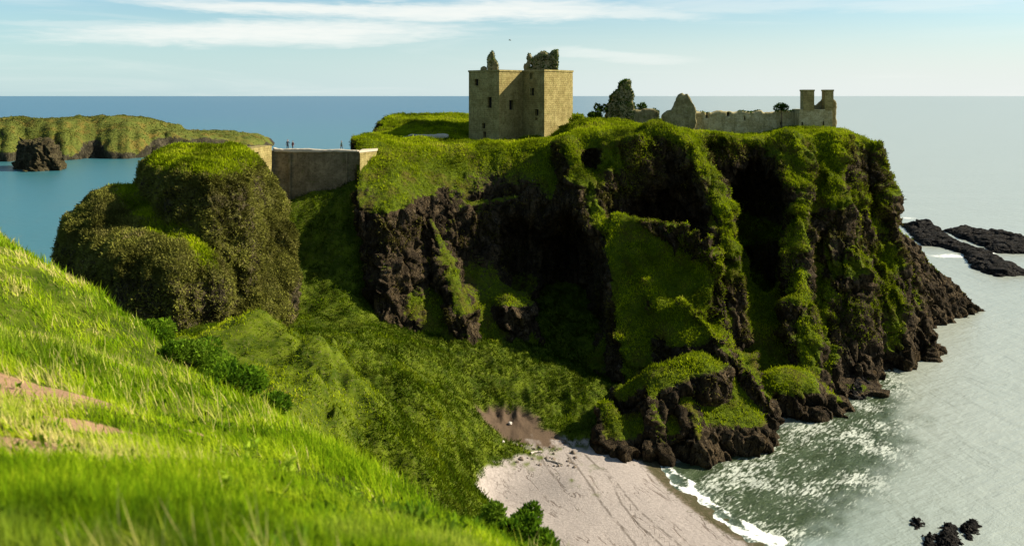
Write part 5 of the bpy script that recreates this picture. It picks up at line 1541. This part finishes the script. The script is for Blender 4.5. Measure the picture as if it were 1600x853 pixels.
# ================================================================== CAMERA, SUN, SKY
cam = bpy.data.cameras.new('camera'); co_ = bpy.data.objects.new('camera', cam); COL.objects.link(co_)
co_.location = (0, 0, HC); co_.rotation_euler = (math.radians(90), 0, 0)
cam.sensor_width = 36.0; cam.lens = 36.0 * F / 1600.0
cam.shift_y = -(426.5 - HOR) / 1600.0
cam.clip_start = 0.1; cam.clip_end = 400000
cam.dof.use_dof = True; cam.dof.focus_distance = 150; cam.dof.aperture_fstop = 1.25
SC.camera = co_

SUN_EL, SUN_AZ = math.radians(35), math.radians(84)     # azimuth from the view direction towards the right
tos = np.array([math.cos(SUN_EL) * math.sin(SUN_AZ), math.cos(SUN_EL) * math.cos(SUN_AZ), math.sin(SUN_EL)])
sl = bpy.data.lights.new('sun', 'SUN'); so = bpy.data.objects.new('sun', sl); COL.objects.link(so)
sl.energy = 5.0; sl.angle = math.radians(0.5); sl.color = (1.0, 0.92, 0.74)
from mathutils import Vector
so.rotation_euler = Vector(tos).to_track_quat('Z', 'Y').to_euler()
so.location = (60, 60, 120)

W = bpy.data.worlds.new('World'); SC.world = W; W.use_nodes = True
nt = W.node_tree; nt.nodes.clear(); n = N(nt)
sky = n.new('ShaderNodeTexSky'); sky.sky_type = 'NISHITA'; sky.sun_disc = False
sky.sun_elevation = SUN_EL; sky.sun_rotation = SUN_AZ
sky.altitude = 50; sky.air_density = 1.0; sky.dust_density = 0.6; sky.ozone_density = 1.0
d = n.new('ShaderNodeTexCoord').outputs['Generated']
s = n.sep(d)
az = n.math('ARCTAN2', s[0], s[1]); el = n.math('ARCSINE', s[2])
vec = n.new('ShaderNodeCombineXYZ'); n.set(vec.inputs[0], az); n.set(vec.inputs[1], el)
wob = n.noise(n.mapping(vec.outputs[0], (9, 60, 1)), 1.0, 5, 0.6, 0.6)
wob2 = n.noise(n.mapping(vec.outputs[0], (30, 260, 1), (0, 0, 0.0)), 1.0, 5, 0.65, 0.4)
tot = None
for cx, cy, hw, hh, sl_, amp in [(430, 56, 290, 19, -0.03, 1.0), (480, 18, 250, 11, 0.01, 1.0), (720, 20, 330, 15, 0.0, 1.0), (840, 14, 150, 16, 0.02, .9), (960, 22, 140, 9, 0.05, .7), (560, 60, 120, 12, -0.02, .7), (1550, 4, 120, 9, 0, 1.0), (20, 6, 70, 8, 0.05, .6), (960, 88, 120, 9, 0.07, .5), (1150, 14, 200, 12, 0, .4), (640, 55, 60, 4, 0, .6), (180, 50, 120, 6, -.02, .35), (1400, 20, 160, 10, 0, .4)]:
    u0, v0 = (cx - 800) / F, (HOR - cy) / F
    du = n.math('SUBTRACT', az, u0)
    dv = n.math('SUBTRACT', n.math('SUBTRACT', el, v0), n.math('MULTIPLY', du, -sl_))
    dv = n.math('ADD', dv, n.math('MULTIPLY', n.math('SUBTRACT', wob, 0.5), 0.022))
    e = n.math('ADD', n.math('POWER', n.math('MULTIPLY', du, F / hw), 2.0), n.math('POWER', n.math('ABSOLUTE', n.math('MULTIPLY', dv, F / hh)), 2.0))
    k = n.math('MULTIPLY', n.ramp(n.math('ADD', e, n.math('MULTIPLY', n.math('SUBTRACT', wob2, 0.5), 1.3)), 1.75, -0.15), amp)
    tot = k if tot is None else n.math('MAXIMUM', tot, k)
cir = n.math('MULTIPLY', n.ramp(n.noise(n.mapping(vec.outputs[0], (3.0, 34, 1), (0, 0, 0.05)), 1.0, 6, 0.6, 0.8), 0.50, 0.78), 0.35)
tot = n.math('MAXIMUM', tot, cir)
base = n.mix(1.0, sky.outputs[0], (0.80, 1.06, 1.16), 'MULTIPLY')
veil = n.ramp(el, 0.11, 0.0, 0.12, 0.85)
veil = n.math('MULTIPLY', veil, n.ramp(az, -0.7, 0.5, 0.8, 1.12))
base = n.mix(veil, base, n.mix(n.ramp(az, -0.55, 0.5), (5.1, 6.75, 7.2), (7.2, 7.6, 7.4)))
colr = n.mix(n.math('MULTIPLY', tot, 0.9), base, (8.2, 8.4, 8.0))
bg = n.new('ShaderNodeBackground'); n.set(bg.inputs[0], colr); bg.inputs[1].default_value = 0.053
wo = n.new('ShaderNodeOutputWorld'); nt.links.new(bg.outputs[0], wo.inputs[0])

SC.view_settings.view_transform = 'Standard'; SC.view_settings.look = 'None'
SC.view_settings.exposure = 1.15; SC.view_settings.gamma = 1.0
SC.render.engine = 'CYCLES'
SC.cycles.max_bounces = 5; SC.cycles.diffuse_bounces = 2; SC.cycles.glossy_bounces = 2; SC.cycles.transmission_bounces = 3
